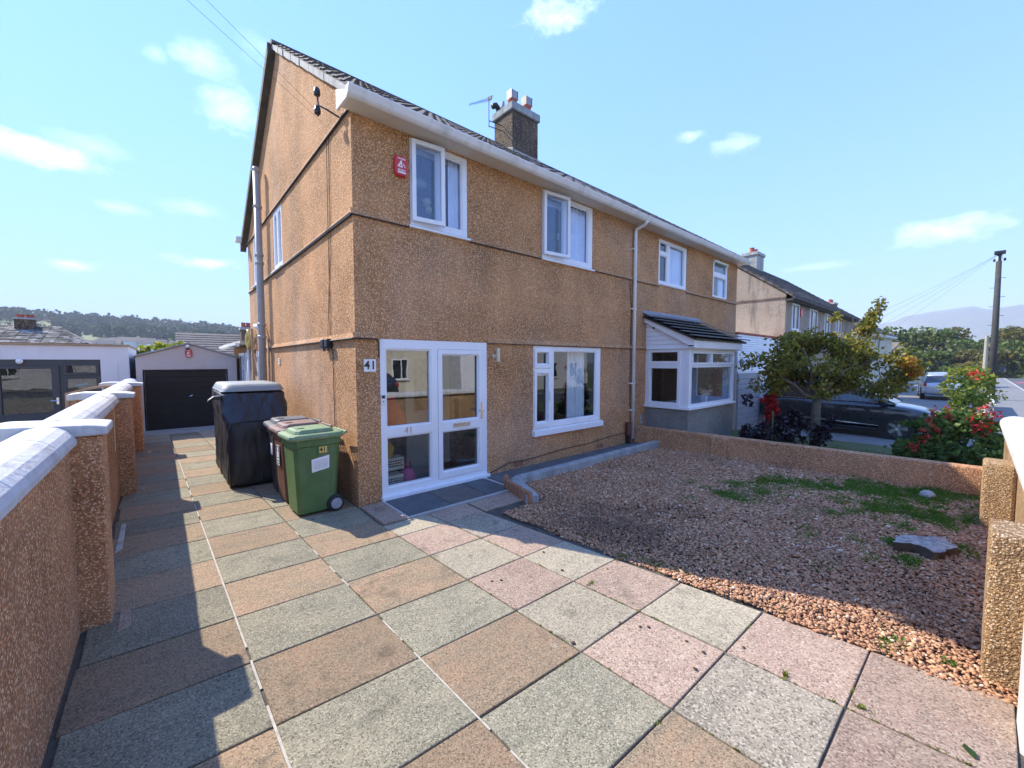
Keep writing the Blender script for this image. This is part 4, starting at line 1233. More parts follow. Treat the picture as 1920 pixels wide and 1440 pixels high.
# chimney
CX0, CX1, CY0, CY1 = 5.47, 6.42, 3.3, 4.08
ch_ = MB().box(CX0, CX1, CY0, CY1, 7.1, 8.52).build('chimney', 'stack', house, bevel=.01)
MB().box(CX0 - .05, CX1 + .05, CY0 - .05, CY1 + .05, 8.55, 8.76).build('chimney_cap', 'kerb', ch_, bevel=.02)
MB().prism([(CX0 - .03, CY0 - .06, 7.28), (CX1 + .03, CY0 - .06, 7.28), (CX1 + .03, CY0 - .06, 7.50), (CX0 - .03, CY0 - .06, 7.50)], (0, .065, 0)).build('flashing', 'cement', ch_)
MB().prism([(CX0 - .05, CY0 - .06, 7.42), (CX0 - .05, CY1, 7.70), (CX0 - .05, CY1, 7.84), (CX0 - .05, CY0 - .06, 7.54)], (.05, 0, 0)).build('flashing', 'cement', ch_)
for x, y, s_ in ((5.68, 3.55, 1), (6.17, 3.5, .95)):
    MB().lathe([(.12, 0), (.11, .16), (.125, .18), (.125, .23)], (x, y, 8.75), 14).build('chimney_pot', 'clay_pot', ch_, smooth=False)
    for ya in (y - .10, y + .092):
        MB().box(x - .10, x + .10, ya, ya + .008, 8.99, 9.20).build('cowl_plate', 'hub', ch_)
    for xa in (x - .114, x + .10):
        MB().box(xa, xa + .014, y - .107, y + .107, 8.975, 9.215).build('cowl_side', 'black', ch_)
MB().tube([(5.60, 3.86, 8.75), (5.60, 3.86, 9.05)], .05, 12).build('chimney_pot', 'cement', ch_, smooth=True)
MB().tube([(5.56, 4.0, 8.75), (5.56, 4.0, 8.9), (5.46, 4.0, 8.97), (5.36, 4.0, 8.9)], .075, 12).build('bent_cowl', 'black', ch_, smooth=True)

# rear lean-to of the house
MB().box(.02, 3.2, HD, 11.2, -.1, 2.28).build('rear_extension', 'render', house)
MB().box(-.25, 3.4, HD + .002, 11.5, 2.3, 2.40).build('rear_flat_roof', 'cement', house)
rg = MB().prism([(-.27, HD + .02, 2.24), (-.35, HD + .02, 2.28), (-.35, HD + .02, 2.34), (-.25, HD + .02, 2.34)], (0, 3.9, 0))
rg.build('rear_gutter', 'gutter', house)
for a, b in ((7.75, 8.45), (8.7, 9.7)):
    window((a, b, .95, 2.1), GABLE(.02), [(a + .08, (a + b) / 2 - .03, 1.05, 1.62), (a + .08, (a + b) / 2 - .03, 1.72, 2.02), ((a + b) / 2 + .03, b - .08, 1.05, 2.02)], gl='dark_glass', d0=.0, d1=.05, sill=False, name='rear_window')
MB().tube([(-.06, 7.68, 2.2), (-.06, 7.68, .0)], .035, 8).build('rear_downpipe', 'gutter', house, smooth=True)

# small fittings fixed to the walls ------------------------------------
def alarm_box(loc, rz, label, s=1.0, group=None):
    a = thing('alarm_box', label, 'alarm box', loc, rz, group)
    out = [(-.075, .125), (.075, .125), (.088, .09), (.092, 0), (.084, -.09), (.06, -.13), (-.06, -.13), (-.084, -.09), (-.092, 0), (-.088, .09)]
    MB().loft([[(x * s, 0, z * s) for x, z in out], [(x * s, -.045 * s, z * s) for x, z in out], [(x * s * .9, -.062 * s, z * s * .93) for x, z in out]]).build('case', 'red', a, bevel=.004)
    y = -.063 * s
    lg = MB()
    lg.prism([(-.06 * s, y, -.025 * s), (-.01 * s, y, .062 * s), (.0, y, .062 * s), (.012 * s, y, -.03 * s), (-.004 * s, y, -.03 * s), (-.011 * s, y, .022 * s), (-.03 * s, y, -.012 * s), (-.008 * s, y, -.012 * s), (-.008 * s, y, -.027 * s)], (0, -.002, 0))
    for k in range(3):
        lg.prism([((.018 + .004 * k) * s, y, (.03 - .022 * k) * s), ((.026 + .006 * k) * s, y, (.03 - .022 * k) * s), ((.046 + .01 * k) * s, y, (-.0 - .022 * k + .014 * k) * s), ((.03 + .008 * k) * s, y, (-.0 - .022 * k + .012 * k) * s)], (0, -.002, 0))
    lg.build('emblem', 'white', a, weld=False)
    text('ALARMS', .030 * s, 'white', a, Matrix.Translation((0, y, .083 * s)) @ Matrix.Rotation(R(90), 4, 'X'), bold=.001)
    text('SECURITY', .024 * s, 'white', a, Matrix.Translation((0, y, -.060 * s)) @ Matrix.Rotation(R(90), 4, 'X'), bold=.001)
    MB().box(-.055 * s, .055 * s, y - .002, y, -.10 * s, -.078 * s).build('emblem', 'white', a)
    return a
alarm_box((.625, 0, 4.40), 0, 'red alarm box with white triangle emblem beside the upstairs window')

np_ = thing('house_number', 'white tiled house number 41 in black digits beside the porch', 'number plate', (.175, -.0, 1.80))
for x in (-.04, .04):
    MB().box(x - .0385, x + .0385, -.014, 0, -.08, .08).build('number_tile', 'white', np_, bevel=.003)
text('4', .15, 'ink', np_, Matrix.Translation((-.04, -.0145, 0)) @ Matrix.Rotation(R(90), 4, 'X'), name='digit', bold=.003)
text('1', .15, 'ink', np_, Matrix.Translation((.04, -.0145, 0)) @ Matrix.Rotation(R(90), 4, 'X'), name='digit', bold=.003)

pl = thing('porch_lamp', 'cream tube lamp on a bracket by the top of the porch door', 'wall lamp', (2.19, 0, 1.93))
MB().lathe([(.035, 0), (.035, -.015), (.02, -.02)], (0, 0, 0), 14, 'y').tube([(0, -.01, 0), (0, -.10, 0)], .012, 8).build('bracket', 'brass', pl)
MB().lathe([(.0, -.08), (.03, -.08), (.03, .12), (.026, .13), (.0, .13)], (0, -.12, 0), 14).build('lamp_tube', 'brass', pl)

jb = thing('cable_box', 'pair of black cable junction boxes on the gable corner', 'junction box', (-.0, 1.0, 2.10))
for y in (-.08, .10):
    MB().box(-.09, -.001, y - .06, y + .06, -.05, .07).build('box_cover', 'black', jb, bevel=.012)
    for k in range(3):
        MB().tube([(-.05, y - .03 + k * .03, -.05), (-.05, y - .03 + k * .03, -.10)], .012, 6).build('cable_gland', 'black', jb)

cb = thing('gable_cable', 'thin black cables running down the gable beside the corner', 'cable')
MB().tube([(-.012, .90, 4.88), (-.012, .92, 3.72), (-.045, .92, 3.66), (-.012, .92, 3.6), (-.012, .93, 2.22)], .004, 5).build('cable_run', 'cable', cb)
MB().tube([(-.012, .80, 4.88), (-.012, .82, 3.72), (-.045, .82, 3.66), (-.012, .82, 3.6), (-.012, 1.05, 2.2)], .004, 5).build('cable_run', 'cable', cb)
MB().tube([(-.045, 1.08, 2.15), (-.012, .84, 2.0), (-.012, .83, 1.1), (-.012, .83, .25)], .005, 5).build('cable_run', 'cable', cb)
MB().tube([(-.036, .0, 3.665), (-.036, 2.6, 3.66), (-.036, 5.4, 3.655)], .007, 5).build('cable_run', 'grey_cable', cb)
MB().tube([(-.04, 1.1, 2.14), (-.04, 5.2, 2.135)], .008, 5).build('cable_run', 'cable', cb)
MB().tube([(-.04, .95, 2.14), (-.045, -.035, 2.14), (.0, -.042, 2.14), (.25, -.042, 2.14), (.29, -.03, 2.10), (.295, -.012, 1.9)], .008, 5).build('cable_run', 'cable', cb)
tag(MB().tube([(6.0, -.012, 3.64), (6.02, -.012, 3.4), (6.08, -.012, 3.0), (6.06, -.012, 2.2), (6.07, -.012, .9), (6.1, -.05, .7), (6.22, -.05, .6), (6.1, -.05, .42), (6.02, -.02, .3)], .006, 5).build('wall_cable', 'cable'),
    'thin black cable sagging down the facade beside the white downpipe', 'cable')
tag(MB().tube([(2.1, -.02, .06), (2.5, -.02, .16), (3.0, -.02, .15), (3.8, -.02, .20), (4.6, -.02, .21), (5.3, -.02, .26), (5.95, -.02, .28)], .007, 5).build('foot_cable', 'cable'),
    'thin black cable running along the foot of the facade', 'cable')
ub = thing('utility_box', 'small brown utility box at the foot of the white downpipe', 'utility box', (5.98, 0, .22))
MB().box(-.075, .075, -.09, 0, 0, .28).build('box_cover', 'bin_brown', ub, bevel=.008)
MB().box(-.05, .05, -.07, 0, -.22, 0).build('box_base', 'black', ub)
tag(MB().box(6.47, 6.57, -.03, 0, .42, .62).build('meter_cover', 'hub', bevel=.006), 'small grey cover plate on the wall between downpipe and bay', 'cover plate')

ins = thing('insulator_bracket', 'iron bracket with two dark insulators at the top of the gable', 'cable bracket', (0, .34, 4.93))
MB().tube([(.0, 0, 0), (-.14, .10, .10), (-.20, .22, .18), (-.20, .25, .30), (-.20, .25, .06)], .011, 6).build('iron_arm', 'black', ins)
for z in (.33, .10):
    MB().lathe([(.015, -.015), (.038, 0), (.042, .04), (.03, .085), (.015, .10), (.0, .11)], (-.20, .27, z), 12).build('insulator', 'black', ins)
wb1 = Vector((-17.6, -9.0, 8.0)); wb2 = Vector((-15.55, -9.0, 8.0))
def wire(a, b, sag, r=.006, n=16):
    return MB().tube([Vector(a).lerp(Vector(b), i / n) - Vector((0, 0, sag * 4 * (i / n) * (1 - i / n))) for i in range(n + 1)], r, 5)
tag(wire((-.20, .61, 5.06), wb2, .0, .0017).build('overhead_wire', 'cable'), 'upper of two telephone wires crossing the sky to the gable', 'wire', 'wires to the gable')
tag(wire((-.14, .62, 4.95), wb1, .0, .0017).build('overhead_wire', 'cable'), 'lower of two telephone wires crossing the sky to the gable', 'wire', 'wires to the gable')

fl = thing('floodlight', 'white security floodlight on the rear corner of the gable', 'floodlight', (0, 7.55, 5.02))
MB().tube([(0, 0, 0), (-.12, .12, .02)], .02, 6).build('lamp_arm', 'white', fl)
MB().box(-.26, -.10, .06, .26, -.06, .08).build('lamp_head', 'white', fl, bevel=.02)

ae = thing('tv_aerial', 'grey television aerial on a thin mast strapped to the chimney', 'aerial', (5.0, 3.72, 8.1))
MB().tube([(0, 0, 0), (0, 0, .78)], .012, 6).build('mast', 'cable', ae)
MB().tube([(.05, 0, .74), (-.72, -.15, .22)], .006, 5).build('boom', 'cable', ae)
for i in range(9):
    t_ = i / 8
    p_ = Vector((.05, 0, .74)).lerp(Vector((-.72, -.15, .22)), t_)
    l_ = .16 - .10 * t_
    MB().tube([p_ - Vector((.02, l_, .0)), p_ + Vector((.02, l_, 0))], .006, 4).build('rod', 'cable', ae)
MB().box(.03, .05, -.07, .07, .70, .80).build('reflector', 'cable', ae)
MB().tube([(0, 0, .02), (.46, 0, .06)], .012, 5).tube([(0, 0, .16), (.46, 0, .2)], .012, 5).build('bracket', 'cable', ae)

# hose and plank by the side door
hs = thing('garden_hose', 'coil of yellow hose hanging at the rear corner of the gable', 'hose', (-.12, 7.2, 2.42))
MB().tube([(.02 * math.sin(i), .2 * math.cos(i * .35), .24 * math.sin(i * .35)) for i in range(56)], .025, 6).build('hose_coil', 'yellow_hose', hs, smooth=True)
tag(MB().box(-.10, -.05, 6.7, 6.8, 0, 3.15).xf(Matrix.Rotation(R(-4), 4, 'X')).build('plank', 'timber'), 'tall narrow timber plank leaning on the gable by the soil pipe', 'plank')

# ------------------------------------------------------------------ boundary wall on the left
lw = thing('boundary_wall', 'long pebble-dashed boundary wall with rounded white coping and piers beside the driveway', 'wall', (-2.43, 0, 0))
WX0, WX1 = -.11, .11
MB().box(WX0, WX1, -7.2, 9.0, -.1, 1.30).build('wall_body', 'garden_wall', lw)
def half_round(y0, y1, r=.15, h=.11, zb=1.30, n=9, x=0):
    rings = []
    for y in (y0, y1):
        ring = [(x - r, y, zb - .012), (x - r, y, zb + .025)]
        ring += [(x - r * math.cos(math.pi * k / n) * .97, y, zb + .025 + h * math.sin(math.pi * k / n)) for k in range(1, n)]
        ring += [(x + r, y, zb + .025), (x + r, y, zb - .012)]
        rings.append(ring)
    return MB().loft(rings)
y = -7.2
rr = random.Random(4)
while y < 8.9:
    L_ = .91
    o = half_round(y + .003, min(y + L_ - .003, 9.0), .15 + rr.uniform(-.003, .003), .108 + rr.uniform(-.004, .004)).build('coping_stone', 'coping', lw, bevel=.008)
    y += L_
for py_ in (-4.75, -1.12, 2.62, 6.2):
    p_ = MB().box(-.28, .265, py_, py_ + .34, -.1, 1.345).build('pier', 'garden_wall', lw, bevel=.012)
    c_ = MB()
    c_.prism([(-.34, py_ - .035, 1.345), (.30, py_ - .035, 1.345), (.30, py_ - .035, 1.405), (.20, py_ - .035, 1.422), (-.2, py_ - .035, 1.44), (-.34, py_ - .035, 1.42)], (0, .41, 0))
    c_.build('pier_cap', 'coping', p_, bevel=.012, seg=2)
tag(MB().tube([(-2.27, 2.05, 1.36), (-2.305, 2.04, 1.30), (-2.31, 2.06, 1.0), (-2.312, 2.05, .72)], .005, 5).build('drip_string', 'brass'), 'pale drip of paint running down the boundary wall before the second pier', 'paint drip')

# low wall between the gardens
pw_ = thing('party_wall', 'low brown pebble-dashed wall dividing the two front gardens', 'wall', (6.30, -.02, 0))
pts = [(0, 0), (.12, -1.8), (.36, -5.33)]
for i in range(2):
    (xa, ya), (xb, yb) = pts[i], pts[i + 1]
    MB().add([(xa - .09, ya, -.4), (xb - .09, yb, -.4), (xb + .09, yb, -.4), (xa + .09, ya, -.4), (xa - .09, ya, .40), (xb - .09, yb, .40), (xb + .09, yb, .40), (xa + .09, ya, .40)],
             [(0, 1, 2, 3), (4, 5, 6, 7), (0, 1, 5, 4), (1, 2, 6, 5), (2, 3, 7, 6), (3, 0, 4, 7)]).build('wall_body', 'garden_wall', pw_, bevel=.03, seg=3)
MB().box(-.14, .16, -1.98, -1.68, -.2, .385).xf(Matrix.Translation((.1, 0, 0))).build('pier', 'garden_wall', pw_, bevel=.03, seg=3)

# front wall by the pavement
fwl = thing('front_wall', 'golden pebble-dashed front wall with thick white rounded coping and two buttress piers', 'wall', (0, -5.53, 0))
MB().box(1.45, 8.2, -.11, .11, -.6, .86).build('wall_body', 'front_wall', fwl)
for i in range(8):
    x0 = 1.18 + i * .885
    rings = []
    for x in (x0 + .003, x0 + .882):
        ring = [(x, -.17, .845), (x, -.17, .89)] + [(x, -.17 * math.cos(math.pi * k / 9), .89 + .105 * math.sin(math.pi * k / 9)) for k in range(1, 9)] + [(x, .17, .89), (x, .17, .845)]
        rings.append(ring)
    MB().loft(rings).build('coping_stone', 'coping', fwl, bevel=.008)
for x0, x1, top in ((1.72, 2.10, .87), (5.0, 5.38, .74)):
    MB().box(x0, x1, .111, .355, -.1, top).build('pier', 'front_wall', fwl, bevel=.03, seg=2)
MB().box(1.17, 1.45, -.14, .235, -.1, .846).build('gate_pier', 'coping', fwl, bevel=.015)

# concrete kerb round the apron, log edging
tag(MB().box(2.0, 6.2, -.5, -.0, -.03, .025).build('apron', 'apron'), kind='structure')
kc = thing('border_kerb', 'low grey concrete kerb edging the gravel along the house', 'kerb', (2.0, -.6, 0))
KB = [[(-.02, -.0), (.10, -.13)], [(4.25, .10), (4.25, -.02)]]
kv = MB()
path = [((-.30, -.72), (-.14, -.78)), ((-.10, -.22), (.05, -.30)), ((-.02, -.06), (.12, -.16)), ((.16, .06), (.22, -.09)), ((2.2, .075), (2.2, -.06)), ((4.3, .09), (4.3, -.04))]
hts = [.10, .115, .12, .12, .125, .13]
rings = [[(a[0], a[1], -.05), (b[0], b[1], -.05), (b[0], b[1], h_ - .012), (b[0] * .95 + a[0] * .05, b[1] * .95 + a[1] * .05, h_), (a[0], a[1], h_)] for (a, b), h_ in zip(path, hts)]
kv.loft(rings).build('kerb_body', 'kerb', kc, bevel=.008)
le = thing('log_edging', 'short row of small terracotta log edging pickets beside the porch step', 'garden edging', (1.93, -.62, 0))
for i in range(9):
    t_ = i / 8
    x, y = -.02 - .17 * t_ + .0, -.02 - .68 * t_
    hh = .20 if i == 0 else .145 + random.uniform(-.008, .012)
    MB().lathe([(.036, -.05), (.036, hh - .02), (.026, hh), (.0, hh + .004)], (x, y, 0), 10).build('log', 'terracotta', le, smooth=False)

# tree stump and a stone
st = thing('tree_stump', 'low weathered tree stump with grey sawn top lying in the gravel', 'tree stump', (3.78, -4.83, 0))
n = 34; top = []; bot = []
for k in range(n):
    a = 2 * math.pi * k / n
    r = 1 + .16 * math.sin(3 * a + 1) + .14 * math.sin(5 * a) + random.uniform(-.13, .13)
    x, y = .30 * r * math.cos(a), .17 * r * math.sin(a)
    c, s_ = math.cos(R(-25)), math.sin(R(-25))
    x, y = x * c - y * s_, x * s_ + y * c
    top.append((x, y, .082 + random.uniform(-.015, .008) - .06 * x)); u_ = random.uniform(.86, 1.1); bot.append((x * u_, y * u_, -.03))
sb = MB().add(bot + top, [(i, (i + 1) % n, n + (i + 1) % n, n + i) for i in range(n)]); sb.build('bark', 'stump_bark', st)
tv_ = MB(); tv_.add([(0, 0, .10)] + [(x * .99, y * .99, z + .001) for x, y, z in top] + [(x * .5, y * .5, .10 + random.uniform(-.006, .006)) for x, y, z in top],
        [(0, n + 1 + i, n + 1 + (i + 1) % n) for i in range(n)] + [(n + 1 + i, 1 + i, 1 + (i + 1) % n, n + 1 + (i + 1) % n) for i in range(n)]).build('sawn_top', 'stump_top', st)
bmx = bmesh.new(); bmesh.ops.create_icosphere(bmx, subdivisions=2, radius=1)
for v in bmx.verts:
    f_ = 1 + random.uniform(-.14, .14); v.co = Vector((v.co.x * .14 * f_, v.co.y * .08 * f_, max(-.02, v.co.z * .075 * f_)))
me = bmesh_me = bpy.data.meshes.new('garden_stone'); bmx.to_mesh(me); bmx.free(); me.materials.append(M['cement'])
o = link('garden_stone', me); o.location = (5.95, -4.72, .03); tag(o, 'small pale stone lying in the green weeds', 'stone')

# fallen leaves and stray pebbles on the slabs
lf = MB().add([(-.03, -.008, .003), (0, -.02, .008), (.03, -.012, .004), (.045, .0, .008), (.028, .014, .004), (-.0, .018, .008), (-.03, .007, .003)], [(0, 1, 2, 3, 4, 5, 6)]).build('fallen_leaf', L_BUSH)
lf.location = (.98, -5.14, .006); lf.rotation_euler = (0, 0, .5); tag(lf, 'single green leaf fallen on the slabs by the gateway', 'leaf')
crumbs = [(.62, -3.62), (.66, -3.66), (.72, -3.9), (.70, -4.02), (.52, -4.05), (.20, -2.48), (.27, -2.52), (1.45, -4.25), (.94, -4.17), (.78, -2.75), (-.55, -.05), (.14, -3.42), (.55, -3.5), (1.1, -3.0), (.9, -2.4)]
cm = MB().lathe([(.004, -.3), (1, 0), (.7, .6), (.05, .8)], (0, 0, 0), 7).mesh('stray_pebble', 'earth')
for i, (x, y) in enumerate(crumbs):
    o = link('stray_pebble', cm); s_ = random.uniform(.008, .014)
    o.location = (x, y, .006); o.scale = (s_ * random.uniform(.9, 1.5), s_, s_ * .7); o.rotation_euler = (0, 0, random.uniform(0, 6))
    tag(o, 'small reddish brown pebble strayed from the gravel onto the paving slabs', 'pebble', 'stray pebbles on the paving')

# ------------------------------------------------------------------ wheelie bins (front faces -x)
def wheelie(loc, rz, body, lid, label, name='wheelie_bin'):
    b = thing(name, label, 'wheelie bin', loc, rz, 'wheelie bins by the gable wall')
    def ring(x0, x1, w, z, c=.045):
        return [(x0 + c, -w, z), (x1 - c, -w, z), (x1, -w + c, z), (x1, w - c, z), (x1 - c, w, z), (x0 + c, w, z), (x0, w - c, z), (x0, -w + c, z)]
    MB().loft([ring(-.245, .19, .205, .03), ring(-.25, .195, .21, .05), ring(-.285, .245, .235, .80), ring(-.285, .245, .235, .84), ring(-.305, .26, .25, .845), ring(-.305, .26, .25, .93)]).build('body', body, b, bevel=.006)
    ld = MB().loft([ring(-.335, .275, .272, .925), ring(-.345, .275, .28, .955), ring(-.335, .27, .272, .985), ring(-.29, .24, .24, .995)])
    lo = ld.build('lid', lid, b, bevel=.006)
    MB().loft([ring(-.27, .19, .215, .993), ring(-.25, .17, .195, 1.035), ring(-.23, .15, .175, 1.042)]).build('lid_panel', lid, lo, bevel=.008)
    MB().box(-.20, -.12, -.07, .07, 1.04, 1.052).build('lid_label_recess', lid, lo, bevel=.004)
    hd = MB().tube([(.25, -.20, .93), (.33, -.20, .965), (.33, .20, .965), (.25, .20, .93)], .016, 8)
    for yy in (-.1, 0, .1): hd.box(.25, .33, yy - .008, yy + .008, .94, .975)
    hd.build('handle', lid, b, weld=False)
    for yy, sg in ((-.235, -1), (.235, 1)):
        w = MB().lathe([(.0, -.028), (.085, -.028), (.1, -.018), (.1, .018), (.085, .028), (0, .028)], (.165, yy, .1), 24, 'y').build('wheel', 'rubber', b, smooth=False)
        MB().lathe([(0, 0), (.018, .0), (.02, -.004 * 1), (.062, -.004), (.066, .0), (.066, .01), (0, .01)], (.165, yy + sg * .036 - (.01 if sg > 0 else 0), .1), 20, 'y').build('hub_cap', 'hub', w)
    MB().tube([(.165, -.23, .1), (.165, .23, .1)], .012, 8).build('axle', 'steel', b)
    rb = MB()
    rb.box(-.03, -.015, -.242, -.235, .72, .845).box(.105, .12, -.242, -.235, .72, .845)
    rb.build('side_rib', body, b, weld=False)
    return b
gbn = wheelie((-.435, .30, 0), R(3), 'bin_green', 'lid_green', 'green wheelie bin numbered 41 standing at the gable corner')
stk = MB().box(-.02, .075, -.2375, -.236, .752, .825).build('number_sticker', 'yellow', gbn)
gbn_rot = Matrix.Rotation(R(90), 4, 'X')
text('41', .075, 'ink', gbn, Matrix.Translation((.0275, -.2385, .788)) @ gbn_rot, bold=.002)
nt = MB().prism([(-.10, -.2302, .525), (.10, -.2302, .555), (.10, -.2395, .715), (-.105, -.2395, .685)], (0, -.0025, 0)).build('notice', 'white', gbn)
nm = MB()
for rrow in range(5):
    xx = -.075
    while xx < .07:
        ww = random.uniform(.008, .03); zz = .66 - rrow * .022 + xx * .15
        nm.box(xx, min(.08, xx + ww), -.2425, -.2405, zz, zz + .005); xx += ww + .008
nm.build('notice_print', 'hub', gbn, weld=False)
bbn = wheelie((-.43, .90, 0), R(2), 'bin_brown', 'lid_brown', 'brown wheelie bin between the green and the black bin')
bp = MB().box(-.292, -.284, -.10, .06, .50, .76).build('plate', 'ink', bbn)
pm = MB()
pm.box(-.294, -.292, -.095, .055, .752, .757).box(-.294, -.292, -.095, .055, .503, .508).box(-.294, -.292, -.095, -.09, .503, .757).box(-.294, -.292, .05, .055, .503, .757)
pm.lathe([(.0, -.002), (.03, -.002), (.03, .0), (0, 0)], (-.292, -.02, .71), 12, 'x').box(-.294, -.292, -.055, .015, .60, .675).box(-.294, -.292, -.07, .03, .565, .585).box(-.294, -.292, -.06, .02, .53, .545)
pm.build('plate_print', 'white', bbn, weld=False)
kbn = wheelie((-.415, 1.42, 0), R(-2), 'bin_black', 'lid_black', 'black wheelie bin farthest from the porch beside the covered item')
MB().box(-.290, -.284, -.12, .02, .55, .70).build('label', 'white', kbn)

# ------------------------------------------------------------------ covered item
cv = thing('covered_scooter', 'bulky item under a black fitted cover with silver grey top', 'covered item', (-.78, 1.85, 0))
def cring(x0, x1, y0, y1, z, c=.09, k=5):
    r_ = []
    for (cx, cy, a0) in ((x1 - c, y0 + c, -90), (x1 - c, y1 - c, 0), (x0 + c, y1 - c, 90), (x0 + c, y0 + c, 180)):
        for i in range(k + 1):
            a = R(a0 + 90 * i / k); r_.append((cx + c * math.cos(a), cy + c * math.sin(a), z))
    out = []
    for i in range(len(r_)):          # extra points along straights for folds
        a, b = Vector(r_[i]), Vector(r_[(i + 1) % len(r_)])
        m_ = max(1, int((a - b).length / .07))
        for j in range(m_): out.append(tuple(a.lerp(b, j / m_)))
    return out
levels = [(-.36, .34, .02, 1.86, .015), (-.385, .36, -.0, 1.88, .05), (-.385, .365, .0, 1.88, .4), (-.39, .375, .0, 1.88, .75), (-.395, .395, .0, 1.88, .93), (-.395, .41, .02, 1.87, 1.0), (-.40, .43, .10, 1.85, 1.12), (-.41, .44, .20, 1.8, 1.26), (-.415, .44, .27, 1.76, 1.36), (-.405, .43, .30, 1.72, 1.40)]
base = cring(*levels[3])
NP = len(base)
rings = []
for li, L_ in enumerate(levels):
    rg_ = cring(L_[0], L_[1], L_[2], L_[3], L_[4])
    # resample every ring to the same count
    P_ = [Vector(p) for p in rg_]; tot = [0]
    for i in range(len(P_)): tot.append(tot[-1] + (P_[(i + 1) % len(P_)] - P_[i]).length)
    o_ = []
    cx = sum(p.x for p in P_) / len(P_); cy = sum(p.y for p in P_) / len(P_)
    for q in range(NP):
        s_ = tot[-1] * q / NP
        i = max(j for j in range(len(P_)) if tot[j] <= s_ + 1e-9)
        p = P_[i].lerp(P_[(i + 1) % len(P_)], (s_ - tot[i]) / max(1e-6, tot[i + 1] - tot[i]))
        side = 1.0 if p.x < cx - .3 else .35
        f_ = .018 * side * (math.sin(q * .9 + li * .35) + .7 * math.sin(q * 2.3 - li * .6) + .4 * math.sin(li * 2.1 + q * .3))
        d = Vector((p.x - cx, (p.y - cy) * .4, 0)).normalized()
        p = p + d * f_ * (0.6 if li < 8 else .3)
        o_.append(tuple(p))
    rings.append(o_)
co_ = MB().loft(rings[:], caps=True).build('cover', 'cover', cv, smooth=True)
sbm = co_.modifiers.new('s', 'SUBSURF'); sbm.levels = 2; sbm.render_levels = 2
for sz_, st_ in ((.22, .05), (.07, .018)):
    tx = bpy.data.textures.new('folds', 'CLOUDS'); tx.noise_scale = sz_; tx.noise_depth = 2
    dm = co_.modifiers.new('d', 'DISPLACE'); dm.texture = tx; dm.strength = st_; dm.mid_level = .5; dm.texture_coords = 'GLOBAL'
tr = [[(x * 1.008, y if y > 0 else y, z + .002) for x, y, z in rings[-1]]]
for (s_, dz) in ((1.0, .004), (.975, .03), (.90, .095), (.84, .108), (.5, .114), (.2, .115)):
    cx = .012; cy = 1.0
    tr.append([(cx + (x - cx) * s_, cy + (y - cy) * s_, z + dz) for x, y, z in rings[-1]])
to = MB().loft(tr).build('cover_top', 'cover_top', cv, smooth=True)
er = MB().loft([[(-.40, .30, 1.28), (-.40, .44, 1.28), (-.40, .44, 1.35), (-.40, .30, 1.35)], [(-.50, .29, 1.30), (-.50, .43, 1.30), (-.50, .43, 1.345), (-.50, .29, 1.345)], [(-.57, .28, 1.25), (-.57, .38, 1.25), (-.57, .38, 1.29), (-.57, .28, 1.29)]]).build('mirror_flap', 'cover', cv, bevel=.015, seg=2)
# seam and hem where the front panel is sewn on
MB().tube([(-.36, -.012, .06), (-.37, -.014, .5), (-.37, -.012, .88), (-.33, -.006, .965), (-.2, -.0, .985), (.2, -.0, .985), (.34, -.006, .965)], .010, 6).build('seam', 'cover', cv, smooth=True)
for u in (0.0, ):
    MB().tube([(u, .03, 1.03), (u + .01, .16, 1.2), (u, .28, 1.37)], .006, 5).build('crease', 'cover', cv)

# ------------------------------------------------------------------ garage at the end of the drive
ga = thing('garage', 'small pale rendered garage with a black horizontal-panelled up-and-over door', 'garage', (-1.24, 9.3, 0))
gw_ = MB(); gw_.plate(-1.09, 1.10, -.1, 1.97, [(-.93, .84, -.1, 1.60)], 0, .15, lambda u, d, z: (u, d, z))
gw_.prism([(-1.09, 0, 1.97), (1.10, 0, 1.97), (0, 0, 2.33)], (0, .15, 0))
gw_.box(-1.09, -.95, .15, 5, -.1, 1.97).box(.96, 1.10, .15, 5, -.1, 1.97).box(-.95, .96, 4.9, 5, -.1, 1.97)
gw_.build('wall', 'garage_render', ga, weld=False)
rf2 = MB()
for s_ in (-1, 1):
    rf2.prism([(s_ * 1.17, -.06, 1.955), (0, -.06, 2.345), (0, -.06, 2.385), (s_ * 1.17, -.06, 1.995)], (0, 5.2, 0))
rf2.build('roof', 'cement', ga, weld=False)
gdr = MB().box(-.93, .84, .06, .09, 0, 1.60).build('garage_door', 'garage_door', ga)
for i in range(10):
    z = .02 + i * .158
    MB().prism([(-.90, .06, z), (-.90, .052, z + .004), (-.90, .030, z + .13), (-.90, .060, z + .15)], (1.71, 0, 0)).build('door_panel', 'garage_door', gdr)
MB().tube([(-.02, .03, .88), (-.02, -.01, .88), (.05, -.01, .91)], .012, 6).build('door_handle', 'chrome', gdr)
MB().box(-.965, -.932, .0, .08, -.05, 1.62).box(.842, .875, .0, .08, -.05, 1.62).box(-.965, .875, .0, .08, 1.602, 1.635).build('door_frame', 'upvc2', gdr, weld=False)
alarm_box((-1.24, 9.3, 2.08), 0, 'red alarm box on the gable of the small garage', .85)
lp_ = thing('garage_lamp', 'small white and black lamp at the peak of the garage gable', 'lamp', (-1.26, 9.22, 2.27))
MB().lathe([(.0, -.05), (.035, -.04), (.045, 0), (.03, .04), (0, .05)], (0, 0, 0), 12).build('lamp_globe', 'white', lp_, smooth=True)
MB().lathe([(.0, -.085), (.04, -.075), (.045, -.045), (0, -.04)], (0, 0, 0), 12).build('sensor', 'black', lp_)
tag(MB().box(-2.33, -.13, 8.3, 9.29, -.06, .012).build('garage_apron', 'cement'), kind='structure')

